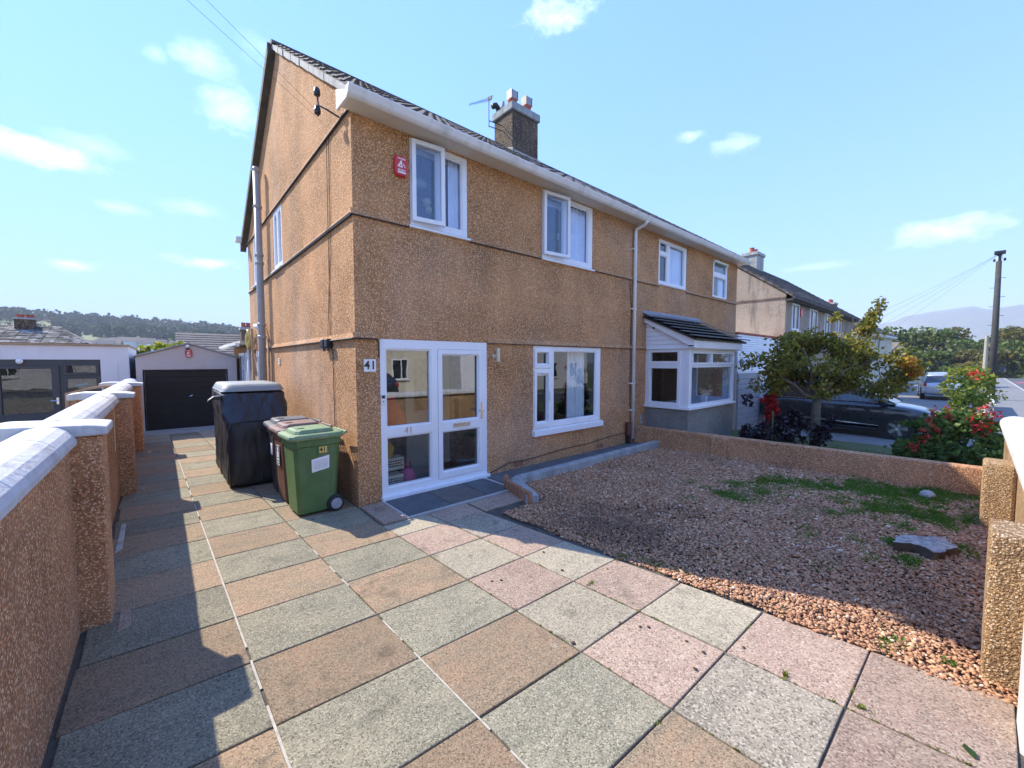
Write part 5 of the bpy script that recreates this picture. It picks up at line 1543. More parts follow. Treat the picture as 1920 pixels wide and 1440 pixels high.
# ------------------------------------------------------------------ generic house
def simple_house(name, label, cat, loc, rz, w, d, ze, zr, wall, roofm, wins, chims=(), group=None, hip=False, hipr=None, over=.25, zb=-1.0, gut=True):
    h = thing(name, label, cat, loc, rz, group)
    b = MB().box(0, w, 0, d, zb, ze)
    if not hip: b.prism([(0, 0, ze), (0, d, ze), (0, d / 2, zr - .05)], (.15, 0, 0)).prism([(w, 0, ze), (w, d, ze), (w, d / 2, zr - .05)], (-.15, 0, 0))
    b.build('wall', wall, h, weld=False)
    r = MB()
    if hip:
        k = d / 2; kr = hipr or k
        vs = [(-over, -over, ze), (w + over, -over, ze), (w + over, d + over, ze), (-over, d + over, ze), (k, d / 2, zr), (w - kr, d / 2, zr)]
        r.add(vs, [(0, 1, 5, 4), (1, 2, 5), (2, 3, 4, 5), (3, 0, 4), (3, 2, 1, 0)])
        ro = r.build('roof', roofm, h)
    else:
        sl_ = (zr - ze) / (d / 2)
        for s_ in (0, 1):
            yy = lambda v: v if s_ == 0 else d - v
            r.prism([(-.1, yy(-over), ze - over * sl_ + .02), (-.1, yy(d / 2), zr + .02), (-.1, yy(d / 2), zr + .12), (-.1, yy(-over), ze - over * sl_ + .12)], (w + .2, 0, 0))
        ro = r.build('roof', roofm, h, weld=False)
        sl_len = math.hypot(d / 2 + over, zr - ze + over * sl_)
        cour = MB(); a_ = math.atan(sl_)
        for i in range(int(sl_len / .3)):
            y0 = -over + i * .3 * math.cos(a_); z0 = ze - over * sl_ + .125 + i * .3 * math.sin(a_)
            cour.prism([(-.1, y0, z0), (-.1, y0, z0 + .03), (-.1, y0 + .3 * math.cos(a_), z0 + .3 * math.sin(a_))], (w + .2, 0, 0))
        tag(cour.build('tile_course', roofm, ro, weld=False), kind='stuff')
    for (x, y_, s_, top) in chims:
        base = ze + (zr - ze) * min(y_, d - y_) / (d / 2)
        c = MB().box(x - s_, x + s_, y_ - .35, y_ + .35, base - .4, top).build('chimney', 'stack' if wall != 'buff' else 'cement', ro)
        MB().box(x - s_ - .06, x + s_ + .06, y_ - .41, y_ + .41, top, top + .16).build('chimney_cap', 'cement', ro)
        for k in (-.45, .45):
            MB().lathe([(.13, 0), (.11, .25), (.13, .3), (.1, .3)], (x + k * s_, y_, top + .16), 10).build('chimney_pot', 'clay_pot', ro)
    for (x0, x1, z0, z1) in wins:
        fr_ = MB(); mid = x0 + (x1 - x0) * .4
        fr_.plate(x0, x1, z0, z1, [(x0 + .07, mid - .04, z0 + .07, z1 - .07), (mid + .04, x1 - .07, z0 + .07, z1 - .07)], 0, .05, FRONT())
        f = fr_.build('window', 'upvc', h)
        MB().add([(x0, -.015, z0), (x1, -.015, z0), (x1, -.015, z1), (x0, -.015, z1)], [(0, 1, 2, 3)]).build('pane', 'dark_glass', f)
        MB().box(x0 - .05, x1 + .05, -.1, 0, z0 - .07, z0).build('sill', 'upvc2', f)
    if gut and not hip:
        MB().box(-.1, w + .1, -over - .08, -over + .02, ze - over * (zr - ze) / (d / 2) - .06, ze - over * (zr - ze) / (d / 2) + .06).build('gutter', 'upvc2' if wall != 'buff' else 'moss_and_shade', h)
        MB().box(-.1, w + .1, -over, 0, ze - .3, ze - .22).build('soffit', 'moss_and_shade' if wall == 'buff' else 'upvc2', h)
    return h
# next pair down the road
nh = simple_house('stained_house', 'pair of grey-brown stained rendered houses beyond the white garage', 'house', (17.0, 0.0, 0), 0, 13.0, 7.4, 4.55, 7.25, 'buff', 'roof',
             [(.75, 1.75, 3.15, 4.25), (3.4, 4.7, 3.15, 4.25), (6.1, 7.2, 3.15, 4.25), (8.6, 9.8, 3.15, 4.25), (1.0, 2.8, .3, 1.7), (4.2, 5.6, .3, 1.7)], chims=((6.5, 3.4, .55, 7.7),))
MB().box(-.03, 0, 0, 7.4, 4.36, 4.42).build('drip_lip', 'stack', nh)
alarm_box((18.95, 0, 3.95), 0, 'red alarm box on the front of the stained grey-brown house', 1.3)
for lx, dx in ((22.4, 0),):
    pass
simple_house('stained_house', 'farther stained rendered house with red chimney pots, seen past the small tree', 'house', (34, .6, -.2), R(-3), 13.0, 7.4, 4.3, 6.9, 'cream', 'roof',
             [(.9, 1.9, 2.9, 4.0), (3.4, 4.7, 2.9, 4.0), (7, 8.2, 2.9, 4.0)], chims=((1.6, 3.4, .6, 7.0), (8.5, 3.4, .5, 7.0)))
simple_house('cream_bungalow', 'cream gabled bungalow with pale columns at the end of the street', 'house', (57.5, -1.6, -1.2), R(62), 8, 7, 2.6, 4.9, 'cream', 'roof_brown', [(1, 2.4, .7, 2), (4, 6, .7, 2)], chims=((6, 3.5, .4, 5.3),))
simple_house('grey_bungalow', 'small grey-roofed bungalow behind the telegraph pole', 'house', (98, -8.6, -3.2), R(70), 4.5, 4, 2.2, 4.2, 'cream', 'roof_lichen', [(1, 2.4, .7, 1.8)])
# white clad garage extension of the neighbouring pair
wg = thing('white_garage', 'white boarded garage with a grey panelled door beside the orange house', 'garage', (12.05, -.08, -.4))
MB().box(0, 4.9, .03, 6, -.3, 3.12).build('wall', 'white_render', wg)
for i in range(16):
    z = 1.93 + i * .075
    MB().prism([(0, .03, z), (0, .004, z + .003), (0, .018, z + .072), (0, .03, z + .075)], (4.9, 0, 0)).build('board', 'upvc', wg)
MB().box(-.02, 4.92, -.02, .3, 3.13, 3.19).build('roof_edge', 'clay_pot', wg)
wd = MB().box(.02, 2.05, .0, .03, .0, 1.86).build('garage_door', 'hub', wg)
for i in range(11):
    z = .0 + i * .168
    MB().prism([(.05, .0, z), (.05, -.022, z + .01), (.05, -.022, z + .14), (.05, .0, z + .155)], (1.97, 0, 0)).build('door_panel', 'hub', wd)
MB().box(2.06, 4.9, -.01, .03, .0, 1.925).build('white_panel', 'upvc', wg)
MB().box(.0, 4.9, -.02, .02, 1.865, 1.925).build('trim', 'upvc', wg)
lt = thing('carriage_lantern', 'small grey carriage lantern beside the bay of the far half', 'wall lamp', (12.12, -.18, 1.78))
MB().lathe([(.0, -.12), (.05, -.10), (.08, .06), (.10, .07), (.03, .14), (.0, .2)], (0, 0, 0), 6).tube([(0, .1, -.1), (0, .05, -.16), (0, 0, -.12)], .015, 6).build('lantern_body', 'hub', lt)

# left neighbour: flat-roofed extension, bungalow roof behind, slatted fence
ex = thing('flat_roof_extension', 'white rendered flat-roofed extension with dark grey glazed door and window', 'extension', (-2.46, 9.5, 0))
MPX = lambda u, d, z: (u, -d, z)
EW = (-3.0, -.53, .02, 1.90)
xw = MB(); xw.plate(-5.2, 0, -.2, 2.24, [EW], 0, -.25, MPX)
xw.box(-.2, 0, .25, 4.5, -.2, 2.24)
xw.box(-.50, -.22, -.012, 0, .02, 1.86)
xw.build('wall', 'white_render', ex, weld=False)
MB().box(-5.2, .03, -.05, 4.5, 2.245, 2.29).build('roof_edge', 'timber', ex)
xi = MB().box(-5.0, -.3, 2.4, 2.45, 0, 2.2).box(-5.0, -.3, .3, 2.4, -.02, .02); xi.build('inner_wall', 'porch_stone', ex, weld=False)
xf_ = MB(); pe = [(-2.15, -1.37, .62, 1.68), (-1.12, -.62, 1.58, 1.75), (-1.12, -.62, .60, 1.42), (-3.0 + .08, -2.4, .62, 1.68)]
xf_.plate(EW[0], EW[1], EW[2], EW[3], pe, -.10, -.03, MPX)
xfo = xf_.build('door_frame', 'anthracite', ex, bevel=.006)
lfm = MB(); lfm.plate(-2.28, -1.24, .06, 1.76, [pe[0]], -.03, .0, MPX); lfm.build('door_leaf', 'anthracite', xfo, bevel=.006)
lfm = MB(); lfm.plate(-1.18, -.56, 1.52, 1.80, [pe[1]], -.03, .0, MPX); lfm.build('casement', 'anthracite', xfo, bevel=.006)
for a, b, c, d in pe:
    MB().add([MPX(a, -.06, c), MPX(b, -.06, c), MPX(b, -.06, d), MPX(a, -.06, d)], [(0, 1, 2, 3)]).build('pane', 'glass', xfo)
MB().box(-2.12, -1.40, .001, .012, .12, .50).box(-1.10, -.64, .001, .012, .12, .48).xf(Matrix.Translation((0, -.012, 0))).build('lower_panel', 'anthracite', xfo, bevel=.006, weld=False)
MB().tube([(-1.29, 0, .90), (-1.29, -.05, .90), (-1.40, -.05, .91)], .012, 6).box(-1.31, -1.27, -.012, 0, .82, .98).build('door_handle', 'chrome', xfo)
ob = MB().lathe([(.02, -.11), (.03, -.05), (.025, .05), (.04, .1), (.0, .13)], (0, 0, 0), 10, 'x').build('blue_ornament', 'blue', smooth=True)
ob.location = (-3.36, 9.75, 1.27); ob.rotation_euler = (0, R(-14), 0); tag(ob, 'light blue object behind the grey framed window of the extension', 'ornament')
tag(MB().lathe([(.05, 0), (.05, .02), (.012, .03), (.012, .33), (0, .33)], (-3.36, 9.75, .78), 10).build('ornament_stand', 'steel'), 'thin stand under the light blue object in the extension window', 'stand')
bl = thing('bungalow_lamp', 'small bulkhead lamp above the dark grey extension door', 'lamp', (-4.30, 9.48, 1.86))
MB().lathe([(0, 0), (.05, 0), (.06, -.05), (0, -.09)], (0, 0, 0), 10, 'y').build('lamp_globe', 'white', bl)
bg_ = simple_house('hipped_bungalow', 'bungalow with a lichen-mottled hipped roof behind the white extension', 'bungalow', (-15.0, 13.4, 0), 0, 11.6, 6.6, 2.05, 3.10, 'white_render', 'roof_lichen', [], chims=(), hip=True, over=.3, hipr=1.16)
bchr = [o for o in bg_.children if o.name.startswith('roof')][0]
bgw = [o for o in bg_.children if o.name.startswith('roof')][0]
MB().box(9.5, 9.92, 2.75, 3.25, 2.6, 3.28).build('chimney', 'stack', bchr)
MB().box(9.46, 9.96, 2.71, 3.29, 3.28, 3.34).build('chimney_cap', 'cement', bchr)
for k in (9.61, 9.83): MB().lathe([(.10, 0), (.09, .08), (.11, .11), (0.08, .11)], (k, 3.0, 3.34), 10).build('chimney_pot', 'clay_pot', bchr)
cu_ = MB(); n_c = 22
rr3 = random.Random(6)
for i in range(n_c):
    t0, t1 = i / n_c, (i + 1) / n_c
    y0, y1 = -.3 + 3.6 * t0, -.3 + 3.6 * t1; z0, z1 = 2.05 + 1.05 * t0, 2.05 + 1.05 * t1
    xa, xb = 4.0, 11.9 - 1.46 * t0
    x = xa
    while x < xb:
        w_ = .3; l_ = rr3.uniform(.018, .04)
        cu_.prism([(x, y0, z0 + .002), (x, y0, z0 + l_), (x, y1, z1 + .01)], (min(w_ - .012, xb - x), 0, 0)); x += w_
tag(cu_.build('tile_course', 'roof_lichen', bchr, weld=False), kind='stuff')
MB().prism([(10.9, -.32, 2.06), (12.0, -.32, 2.06), (11.45, -.32, 2.36)], (0, 1.2, 0)).build('roof_gablet', 'roof_lichen', bchr)
fp = thing('slatted_fence', 'arched panel of horizontal timber slats behind the boundary wall', 'fence', (-3.15, 5.6, 0))
for i in range(13):
    z = .2 + i * .085
    xr = .72; 
    MB().box(0, xr, -.012, .006, z, z + .068).build('slat', 'timber', fp, bevel=.003)
for i in range(8):
    t0, t1 = i / 8, (i + 1) / 8
    f0 = lambda t: 1.24 + .13 * math.sin(t * math.pi * .62)
    MB().prism([(.72 * t0, -.03, f0(t0)), (.72 * t1, -.03, f0(t1)), (.72 * t1, -.03, f0(t1) + .04), (.72 * t0, -.03, f0(t0) + .04)], (0, .06, 0)).build('top_rail', 'timber', fp)
MB().box(.0, .045, -.035, .035, 0, 1.26).box(.68, .725, -.035, .035, 0, 1.34).build('post', 'timber', fp, weld=False)

simple_house('rear_house', 'brown-tiled house roof showing behind the small garage', 'house', (-1.15, 22.0, -1.2), R(-2), 8, 7, 2.8, 4.62, 'garage_render', 'roof_brown', [], chims=((3.3, 3.0, .28, 5.0),))
simple_house('rear_house', 'low house roof half hidden left of the lime shrub behind the extension', 'house', (-30, 42, -2.5), R(8), 10, 7, 2.8, 4.6, 'cream', 'roof_brown', [], chims=())

# across the road: seen only as reflections in the panes
OW = [(1.5, 2.6, .9, 2.2), (4.2, 5.4, .9, 2.2), (8, 9.4, .9, 2.2), (1.5, 2.6, 3.4, 4.5), (4.2, 5.4, 3.4, 4.5), (8, 9.4, 3.4, 4.5), (11, 12.2, 3.4, 4.5)]
simple_house('opposite_house', 'cream rendered pair across the road mirrored in the porch glass', 'house', (11.5, -18.5, -.2), R(180), 13.5, 7, 4.9, 7.4, 'cream', 'roof', OW)
simple_house('opposite_house', 'white rendered pair across the road mirrored in the windows', 'house', (28, -18.5, -.4), R(180), 14, 7, 4.9, 7.4, 'white_render', 'roof_brown', OW)
simple_house('opposite_house', 'pale pink rendered pair across the road to the left', 'house', (-5.0, -18.5, -.1), R(180), 13.5, 7, 4.9, 7.4, 'white_render', 'roof_brown', OW)
# ------------------------------------------------------------------ cars
def car(label, loc, rz, paint, group=None, name='parked_car', Ln=4.5, H=1.62):
    c = thing(name, label, 'car', loc, rz, group)
    hw = .92
    X = [-2.2, -2.16, -2.0, -1.6, -1.0, -.3, .4, .95, 1.3, 1.7, 2.0, 2.16, 2.22]
    zt = [.80, .98, 1.05, 1.06, 1.06, 1.05, 1.04, 1.02, .99, .93, .84, .74, .60]
    zb_ = [.42, .34, .28, .26, .25, .25, .25, .25, .25, .26, .28, .32, .40]
    ww = [.74, .84, .89, .915, .92, .92, .92, .92, .915, .90, .85, .76, .64]
    rings = []
    for x, t_, b_, w in zip(X, zt, zb_, ww):
        m_ = (t_ + b_) / 2
        rings.append([(x, -w * .90, b_), (x, -w, b_ + .12), (x, -w * 1.005, m_ - .05), (x, -w * .985, t_ - .10), (x, -w * .93, t_ - .015), (x, -w * .5, t_ + .025), (x, w * .5, t_ + .025), (x, w * .93, t_ - .015), (x, w * .985, t_ - .10), (x, w * 1.005, m_ - .05), (x, w, b_ + .12), (x, w * .90, b_)])
    bo = MB().loft(rings).build('body', paint, c, smooth=True)
    bo.modifiers.new('s', 'SUBSURF').render_levels = 2
    bo.modifiers[-1].levels = 1
    # cabin glass, then roof and pillars
    GX = [(-2.08, 1.04, .80), (-1.72, 1.40, .70), (-1.35, 1.53, .655), (.0, 1.57, .65), (.35, 1.50, .66), (1.28, 1.02, .80)]
    rr_ = [[(x, -.84, 1.0), (x, -w, z), (x, w, z), (x, .84, 1.0)] for x, z, w in GX]
    gm = MB().loft(rr_).build('glass', 'dark_glass', c)
    rf3 = []
    for x, z, w in GX[1:5]:
        rf3.append([(x, -w - .015, z - .045), (x, -w * .96, z + .012), (x, 0, z + .05), (x, w * .96, z + .012), (x, w + .015, z - .045)])
    MB().loft(rf3, close=True).build('roof', paint, c, smooth=True)
    for s_ in (-1, 1):
        pm_ = MB()
        for (xa, za, xb, zb2, wd) in ((1.30, 1.03, .33, 1.49, .05), (-2.06, 1.05, -1.70, 1.40, .10), (-.45, 1.03, -.50, 1.55, .05), (-1.5, 1.04, -1.42, 1.50, .06)):
            ya = s_ * .845; yb = s_ * .675
            pm_.prism([(xa - wd / 2, ya, za), (xa + wd / 2, ya, za), (xb + wd / 2, yb, zb2), (xb - wd / 2, yb, zb2)], (0, s_ * .018, 0))
        pm_.build('pillar', paint, c, weld=False)
        mr = MB().loft([[(.98, s_ * .86, 1.05), (1.12, s_ * .86, 1.05), (1.12, s_ * .86, 1.11), (.98, s_ * .86, 1.11)], [(.93, s_ * 1.0, 1.03), (1.13, s_ * 1.0, 1.04), (1.11, s_ * 1.0, 1.17), (.94, s_ * 1.0, 1.17)], [(.95, s_ * 1.1, 1.05), (1.07, s_ * 1.1, 1.06), (1.06, s_ * 1.1, 1.15), (.96, s_ * 1.1, 1.15)]])
        mr.build('mirror', paint if paint != 'car_paint' else 'black', c, bevel=.02, seg=2)
        MB().tube([(1.25, s_ * .855, 1.035), (-.4, s_ * .862, 1.055), (-1.9, s_ * .85, 1.07)], .012, 5).build('window_trim', 'chrome', c)
        MB().prism([(1.15, s_ * .925, .36), (.2, s_ * .928, .40), (-1.25, s_ * .928, .44), (-1.25, s_ * .928, .475), (.2, s_ * .928, .44), (1.1, s_ * .925, .375)], (0, s_ * .012, 0)).build('side_trim', 'chrome', c)
        sk_ = MB().box(-1.0, 1.0, s_ * .86 - .06, s_ * .86 + .06, .20, .30); sk_.build('sill', 'black', c, bevel=.02)
        for xd in (.55, -.62):
            MB().box(xd - .1, xd + .1, s_ * .925 - .012, s_ * .925 + .02 * 1, .90, .93).build('door_handle', paint, c, bevel=.008)
        for xd in (1.02, -.42, -1.38):
            MB().box(xd - .004, xd + .004, s_ * .922 - .004, s_ * .922 + .006, .34, 1.0).build('door_gap', 'black', c)
        for xw in (1.36, -1.36):
            ar = MB()
            ar.lathe([(.36, -.05), (.41, -.05), (.41, .012), (.36, .012)], (xw, s_ * .905, .35), 24, 'y'); ar.build('wheel_arch', 'black', c)
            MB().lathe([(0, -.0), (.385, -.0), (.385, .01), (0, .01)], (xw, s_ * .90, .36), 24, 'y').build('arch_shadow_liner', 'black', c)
            wh = MB().lathe([(.22, -.10), (.32, -.10), (.345, -.06), (.345, .06), (.32, .10), (.22, .10)], (xw, s_ * .845, .345), 28, 'y').build('wheel', 'rubber', c, smooth=False)
            rim = MB().lathe([(.0, 0), (.05, .012 * s_), (.05, 0)], (xw, s_ * .955, .345), 12, 'y')
            rim.lathe([(.20, -.01), (.235, -.01), (.235, .012), (.20, .012)], (xw, s_ * .945, .345), 28, 'y')
            for k in range(5):
                a = 2 * math.pi * k / 5
                d = Vector((math.cos(a), 0, math.sin(a))); n_ = Vector((-math.sin(a), 0, math.cos(a)))
                o0 = Vector((xw, s_ * .95, .345))
                rim.prism([o0 + d * .03 - n_ * .03, o0 + d * .21 - n_ * .045, o0 + d * .21 + n_ * .045, o0 + d * .03 + n_ * .03], (0, s_ * .008, 0))
            rim.build('rim', 'steel', wh, weld=False)
        MB().loft([[(1.95, s_ * .60, .70), (1.95, s_ * .84, .72), (1.95, s_ * .84, .82), (1.95, s_ * .60, .80)], [(2.2, s_ * .56, .66), (2.13, s_ * .76, .68), (2.12, s_ * .76, .77), (2.18, s_ * .56, .74)]]).build('headlight', 'lamp_glass', c)
        MB().box(-2.19, -2.0, s_ * .78 - .07, s_ * .78 + .07, .80, .97).build('tail_light', 'tail', c, bevel=.02)
    MB().box(2.16, 2.235, -.45, .45, .42, .68).build('grille', 'black', c, bevel=.03)
    MB().box(-2.225, -2.19, -.26, .26, .58, .69).build('number_plate', 'white', c)
    return c
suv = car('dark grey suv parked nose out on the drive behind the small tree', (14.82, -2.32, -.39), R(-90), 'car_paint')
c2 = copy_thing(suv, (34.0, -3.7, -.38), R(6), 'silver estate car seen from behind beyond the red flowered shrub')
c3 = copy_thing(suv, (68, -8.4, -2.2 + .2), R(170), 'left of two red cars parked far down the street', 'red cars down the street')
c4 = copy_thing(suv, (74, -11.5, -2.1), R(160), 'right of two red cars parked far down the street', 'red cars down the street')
def repaint(root, old, new):
    for o in root.children:
        if o.type == 'MESH' and o.data.materials and o.data.materials[0] == M[old]:
            o.material_slots[0].link = 'OBJECT'; o.material_slots[0].material = M[new]
repaint(c2, 'car_paint', 'car_silver'); repaint(c3, 'car_paint', 'car_red'); repaint(c4, 'car_paint', 'car_red')
c5 = copy_thing(suv, (4.2, -13.0, -.1), R(180), 'dark car parked across the road, mirrored in the porch glass')

# ------------------------------------------------------------------ poles and wires
tp = thing('telegraph_pole', 'tall dark timber telegraph pole at the kerb with step irons', 'pole', (35.4, -5.70, -.45))
MB().tube([(0, 0, 0), (.05, .0, 4), (.25, .02, 8.2)], [.17, .145, .115], 12).build('pole_shaft', 'pole_wood', tp, smooth=True)
for i in range(7):
    z = 3.9 + i * .55; s_ = 1 if i % 2 else -1
    MB().tube([(.1, 0, z), (.1 + .0, s_ * .30, z)], .012, 4).build('step_iron', 'black', tp)
MB().tube([(.25, -.0, 8.15), (.27, 0, 8.75)], .10, 10).build('pole_cap', 'black', tp)
MB().box(.05, .5, -.22, .22, 8.62, 8.78).build('cross_head', 'black', tp)
for k in (-.2, .2):
    MB().lathe([(.03, 0), (.06, .05), (.04, .16), (0, .18)], (.27, k, 8.2), 8).build('insulator', 'black', tp)
MB().box(.18, .3, -.1, .1, 8.2, 8.5).build('label_plate', 'white', tp)
cp = thing('concrete_post', 'pale concrete lamp post behind the dark telegraph pole', 'post', (52.5, -5.55, -.5))
MB().tube([(0, 0, 0), (0, 0, 2.4), (0.05, 0, 4.6)], [.17, .14, .11], 8).build('post_shaft', 'pole_conc', cp)
MB().tube([(0.05, 0, 4.5), (.1, -.5, 4.9)], .06, 6).build('post_arm', 'pole_conc', cp)
top = (35.65, -5.7, 8.2)
for i, (b_, lab) in enumerate((((30.2, -.3, 4.3), 'uppermost drop wire from the telegraph pole to the stained house'), ((34.5, .4, 4.1), 'second drop wire from the telegraph pole across the distant hill'), ((39.0, .4, 4.1), 'third drop wire from the telegraph pole across the distant hill'), ((44, .2, 4.1), 'lowest drop wire from the telegraph pole across the distant hill'))):
    tag(wire(top, b_, .12, .0045, 10).build('drop_wire', 'cable', smooth=True), lab, 'wire', 'drop wires from the telegraph pole')
gwl = thing('street_wall', 'pale low garden wall along the street beyond the parked dark car', 'wall', (24.5, -1.9, -.5))
MB().box(0, 6.5, -.1, .1, -.2, 1.1).build('wall_body', 'white_render', gwl)
MB().box(-.03, 6.53, -.14, .14, 1.1, 1.16).build('coping', 'coping', gwl)
gwl2 = thing('street_wall', 'white low garden wall along the street right of the flowering shrub', 'wall', (20.5, -5.45, -.5))
MB().box(0, 9, -.1, .1, -.2, .75).build('wall_body', 'coping', gwl2)
MB().box(-.03, 9.03, -.14, .14, .75, .81).build('coping', 'coping', gwl2)

# ------------------------------------------------------------------ trees and shrubs
def limb(tb, a, b, ra_, rb_, wob, r_):
    a, b = Vector(a), Vector(b); n_ = 5
    pts = [a.lerp(b, i / n_) + (Vector((r_.gauss(0, wob), r_.gauss(0, wob), r_.gauss(0, wob))) if 0 < i < n_ else Vector((0, 0, 0))) for i in range(n_ + 1)]
    tb.tube(pts, [ra_ + (rb_ - ra_) * i / n_ for i in range(n_ + 1)], 7)
    return pts
tr_ = thing('small_tree', 'small round-headed garden tree with olive and bronze leaves in front of the dark car', 'tree', (10.2, -2.55, -.32))
r_ = random.Random(3); tb = MB()
tb.tube([(0, 0, -.1), (.02, .0, .5), (.0, .0, 1.0), (.03, -.02, 1.35)], [.13, .10, .095, .09], 10)
for (x, y, z) in ((-1.2, .9, 2.1), (1.0, -.8, 2.2), (.2, .5, 2.6), (.6, -.2, 2.5), (-.5, .2, 2.5), (1.1, -.85, 3.3), (1.6, -1.5, 2.0), (-.3, -.6, 2.0), (.5, .7, 2.0)):
    pts = limb(tb, (.03, -.02, 1.25), (x, y, z), .055, .012, .05, r_)
    for q in range(3):
        p = pts[2 + q]; limb(tb, p, p + Vector((r_.uniform(-.6, .6), r_.uniform(-.6, .6), r_.uniform(.0, .5))), .018, .005, .04, r_)
tb.build('trunk', 'bark', tr_, smooth=True, weld=False)
D = lambda a, b, z: (rt.x * a + fw.x * b, rt.y * a + fw.y * b, z)      # a: along the street view, b: depth
bl_ = []
for a, b, z, rx, rz in ((-1.15, .1, 1.95, .66, .55), (-.55, -.1, 2.15, .85, .68), (.25, .1, 2.10, .9, .74), (1.0, .0, 2.1, .8, .70), (1.75, .1, 2.05, .75, .6), (.2, .3, 2.6, .75, .38), (-.5, .2, 2.55, .7, .34), (1.2, .1, 2.65, .55, .34), (-.1, -.2, 1.66, .8, .36), (.9, .1, 1.66, .75, .32), (-.85, 0, 1.68, .5, .3), (2.2, 0, 1.85, .45, .35), (1.5, .1, 1.6, .6, .35)):
    x, y, z = D(a, b, z); bl_.append((x, y, z, rx * .9, rx * .9, rz))
leaves('crown', blob_pts(bl_, 12500, 5, .5, .9), .085, L_TREE, tr_, 6, droop=.6)
sp_ = []
for i in range(9):
    t_ = i / 8; x, y, z = D(.9 + .55 * t_, .0, 2.6 + .95 * t_); sp_.append((x, y, z, .26 - .12 * t_, .26 - .12 * t_, .2))
for i in range(5):
    t_ = i / 4; x, y, z = D(.25 + .15 * t_, .0, 2.7 + .55 * t_); sp_.append((x, y, z, .22 - .08 * t_, .22 - .08 * t_, .16))
leaves('crown_shoot', blob_pts(sp_, 900, 8, .3, .5), .085, L_TREE, tr_, 9, droop=.5)
x, y, z = D(1.62, -.55, 2.15); x2, y2, z2 = D(1.85, -.5, 1.95)
leaves('autumn_spray', blob_pts([(x, y, z, .22, .2, .16), (x2, y2, z2, .16, .15, .18)], 200, 3, .3), .11, L_YEL, tr_, 4, droop=.5)

def shrub(name, label, loc, blobs, n, size, lm, seed, stems=6, h=1.0, extra=None, cat='shrub', width=.34):
    s = thing(name, label, cat, loc)
    rr2 = random.Random(seed); t_ = MB()
    for k in range(stems):
        bx_, by_, bz_ = blobs[k % len(blobs)][:3]
        limb(t_, (rr2.gauss(0, .06), rr2.gauss(0, .06), -.05), (bx_ + rr2.gauss(0, .08), by_ + rr2.gauss(0, .08), bz_), .018, .006, .03, rr2)
    t_.build('stem', 'bark', s, weld=False)
    leaves('foliage', blob_pts(blobs, n, seed, .35, .35), size, lm, s, seed + 1, width=width)
    if extra:
        for nm_, bb, nn, sz, mm in extra:
            tag(leaves(nm_, blob_pts(bb, nn, seed + 5, .1), sz, mm, s, seed + 7), kind='stuff')
    return s
# burgundy shrub with tall shoots
bb = []
for a, z, rx, rz in ((-.15, .35, .35, .35), (.35, .5, .45, .4), (.75, .42, .4, .36), (1.15, .3, .3, .3), (-.5, .3, .25, .28), (.55, .75, .3, .22)):
    x, y, _ = D(a, 0, 0); bb.append((x, y, z, rx, rx * .8, rz * .85))
for i in range(6):
    x, y, _ = D(-.55, 0, 0); bb.append((x, y, .5 + i * .19, .12, .12, .14))
    x, y, _ = D(1.25 + .05 * i, 0, 0); bb.append((x, y, .3 + i * .09, .1, .1, .1))
shrub('burgundy_shrub', 'dark burgundy-leaved shrub with tall shoots beside the small tree', (8.9, -1.95, -.2), bb, 1500, .095, L_BURG, 21, 8, width=.36)
bb = []
for i in range(7):
    x, y, _ = D(.05 + .02 * (i % 3), 0, 0); bb.append((x, y, .45 + i * .22, .15, .15, .17))
for a, z, r0 in ((.3, 1.62, .26), (.65, 1.66, .22), (.0, 1.55, .2)):
    x, y, _ = D(a, 0, 0); bb.append((x, y, z, r0, r0, .14))
shrub('scarlet_climber', 'scarlet-leaved climber glowing behind the burgundy shrub', (9.9, -1.62, -.25), bb, 1300, .10, L_RED, 31, 4)
tag(MB().tube([(8.75, -2.05, -.25), (8.75, -2.05, .72)], .018, 6).build('garden_cane', 'bin_green'), 'thin green garden post standing in the burgundy shrub', 'post')
# big flowering shrub at the corner
bb = []
for a, b, z, rx, rz in ((-.35, 0, .28, .45, .34), (.1, -.15, .36, .55, .44), (.65, 0, .36, .55, .46), (1.05, .1, .36, .40, .42), (.25, .1, .78, .42, .3), (.7, .1, .9, .48, .34), (.8, .2, 1.2, .28, .24), (-.1, .1, .82, .4, .1)):
    x, y, _ = D(a, b, 0); bb.append((x, y, z, rx, rx, rz))
fb = []
for a, z in ((.26, 1.87), (.39, 1.9), (.56, 1.25), (.46, 1.15), (.64, 1.2), (.75, 1.07), (.35, 1.0), (.7, .89), (.95, 1.0), (-.16, 1.2), (-.13, 1.1), (-.44, 1.17), (-.54, 1.0), (-.34, .84), (-.6, .79), (-.8, .53), (-.9, .48), (-.65, .62), (.54, .95), (.8, 1.15), (.42, .84), (.6, .78)):
    x, y, _ = D(a * .93, -.32, 0); fb.append((x, y, z - .02))
ub_ = [D(.85, .25, 0)[:2] + (1.70, .30, .30, .2), D(.62, .2, 0)[:2] + (1.50, .26, .26, .2), D(.95, .2, 0)[:2] + (1.42, .3, .3, .22)]
shrub('flowering_shrub', 'large green shrub with red flowers at the corner of the low wall and front wall', (9.75, -4.62, -.25), bb, 5200, .10, L_BUSH, 41, 10,
      extra=[('young_growth', ub_, 220, .07, L_BUSH)])
fsh = [o for o in bpy.data.objects if o.name == 'flowering_shrub'][0]
for i, (x, y, z) in enumerate(fb):
    leaves('flower', blob_pts([(x, y, z, .085, .085, .13)], 13, 300 + i, .1), .075, L_RED, fsh, 400 + i, width=.2)
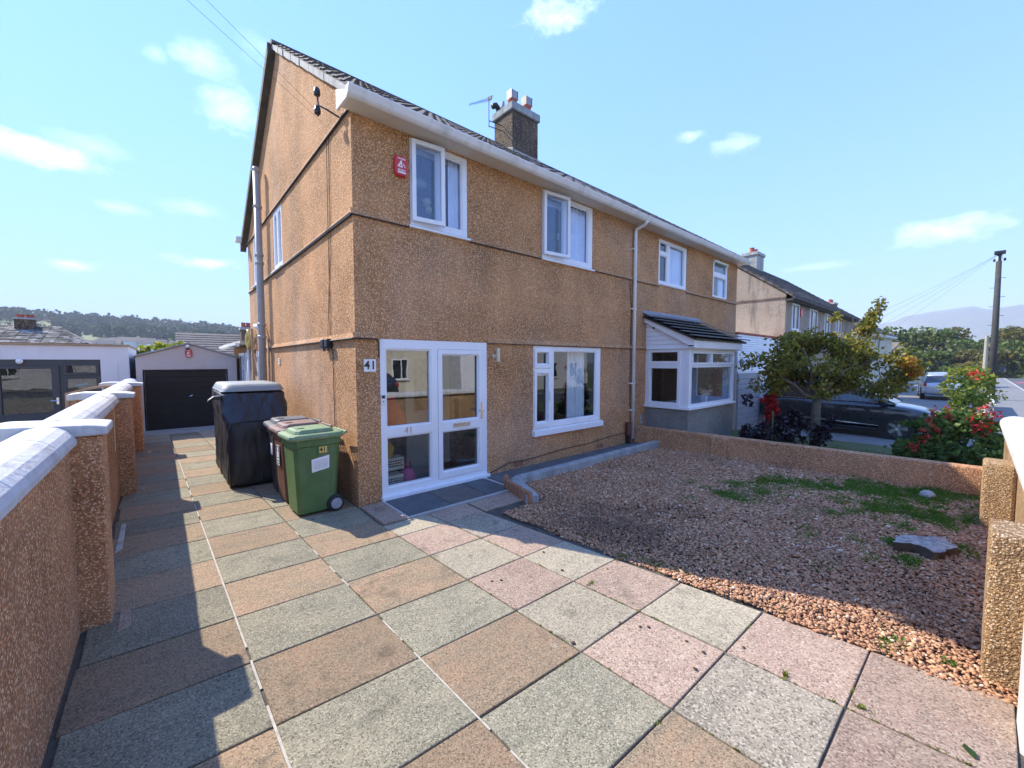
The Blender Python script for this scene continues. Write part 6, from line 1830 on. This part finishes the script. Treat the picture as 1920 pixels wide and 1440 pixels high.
shrub('lime_shrub', 'bright lime-green shrub beyond the flowering shrub', (19.6, -4.95, -.4), [(0, 0, 1.7, .6, .6, .42), (.3, -.2, 1.2, .6, .6, .5), (-.2, .3, 1.3, .5, .5, .4), (0, 0, .6, .5, .5, .6)], 2200, .12, L_LIME, 51, 5)
shrub('garage_shrub', 'yellow-green shrub rising behind the small garage', (-2.7, 18.6, -.6), [(0, 0, 2.2, 1.0, .8, .55), (.8, .2, 2.7, .9, .8, .55), (1.5, .1, 2.9, .7, .7, .45), (-.4, 0, 1.7, .8, .7, .5)], 2600, .22, L_LIME, 61, 5)
shrub('street_hedge', 'dark clipped hedge in front of the bungalow at the end of the street', (47, -3.4, -.6), [(i * 1.1, -.25 * i, 1.0, 1.0, .9, 1.0) for i in range(8)], 3200, .3, L_WOOD, 66, 8, cat='hedge')
shrub('conifer_shrub', 'golden conical shrub at the far right end of the street', (84, -13.2, -2.2), [(0, 0, 1.2, 1.7, 1.7, 1.2), (0, 0, 2.6, 1.0, 1.0, 1.0)], 1500, .4, L_LIME, 67, 4)

def wood_tree(loc, h, w, lm, seed, label):
    t = thing('woodland_tree', label, 'tree', loc, 0, 'trees of the wood at the end of the street')
    r2 = random.Random(seed); tb2 = MB()
    tb2.tube([(0, 0, -.5), (r2.gauss(0, .2), r2.gauss(0, .2), h * .4), (r2.gauss(0, .3), r2.gauss(0, .3), h * .75)], [.45, .3, .12], 7)
    lobes = []
    for k in range(15):
        a = r2.uniform(0, 6.28); q = r2.uniform(.15, .62) * w; z = h * r2.uniform(.3, .86)
        s = r2.uniform(.2, .34) * w
        q *= 1 - .5 * max(0, (z / h - .55)) / .45
        lobes.append((q * math.cos(a), q * math.sin(a), z, s, s, s * .62))
        if k < 7: limb(tb2, (0, 0, h * r2.uniform(.25, .5)), lobes[-1][:3], .14, .04, .15, r2)
    tb2.build('trunk', 'bark', t, weld=False)
    leaves('crown', blob_pts(lobes, 2300, seed, .72, .2), .62, lm, t, seed + 1, width=.42)
    return t
RNG = random.Random(12)
spots = [(86, 3.2, 4.6), (88, -6.6, 3.9), (92, -11.2, 4.6), (90, -1.2, 4.2), (98, 8.0, 7.5), (104, 2.8, 10.2), (103, -2.0, 8.6), (113, -6.5, 8.3), (110, -11.5, 8.5), (121, -15.0, 9.5), (122, 0, 9.5), (128, -8, 9.4), (92, 13, 7), (112, 9.5, 8.5), (97, -5.0, 5.2), (100, -9.4, 5.6), (107, -16, 7), (128, -20, 9.5), (135, -14, 10)]
adj = ['low rounded tree at the near left edge of the wood', 'low tree just right of the telegraph pole', 'low bushy tree near the right picture edge', 'low tree between the bungalow gable and the pole', 'tall dark crown standing highest left in the wood', 'broad tree with the highest dome of the wood', 'rounded mid-green tree before the wood', 'tree just left of the dark pole in the wood', 'bronze-green tree just right of the dark pole', 'tall tree at the far right edge of the wood',
       'rear tree between the domed tree and the pole', 'rear tree behind the telegraph pole', 'tree half hidden by the small garden tree', 'rear tree behind the highest dome', 'low bronze bushy tree at the foot of the wood', 'low green bushy tree right of the pole', 'low tree in the right corner of the wood', 'rear tree at the right picture edge', 'rearmost tree of the wood right of the pole']
for i, (x, y, h) in enumerate(spots):
    wood_tree((x, y, -3.4), h + 3.4, h * .82, L_WOOD2 if i in (1, 8, 10, 14, 17) else L_WOOD, 100 + i * 7, adj[i])
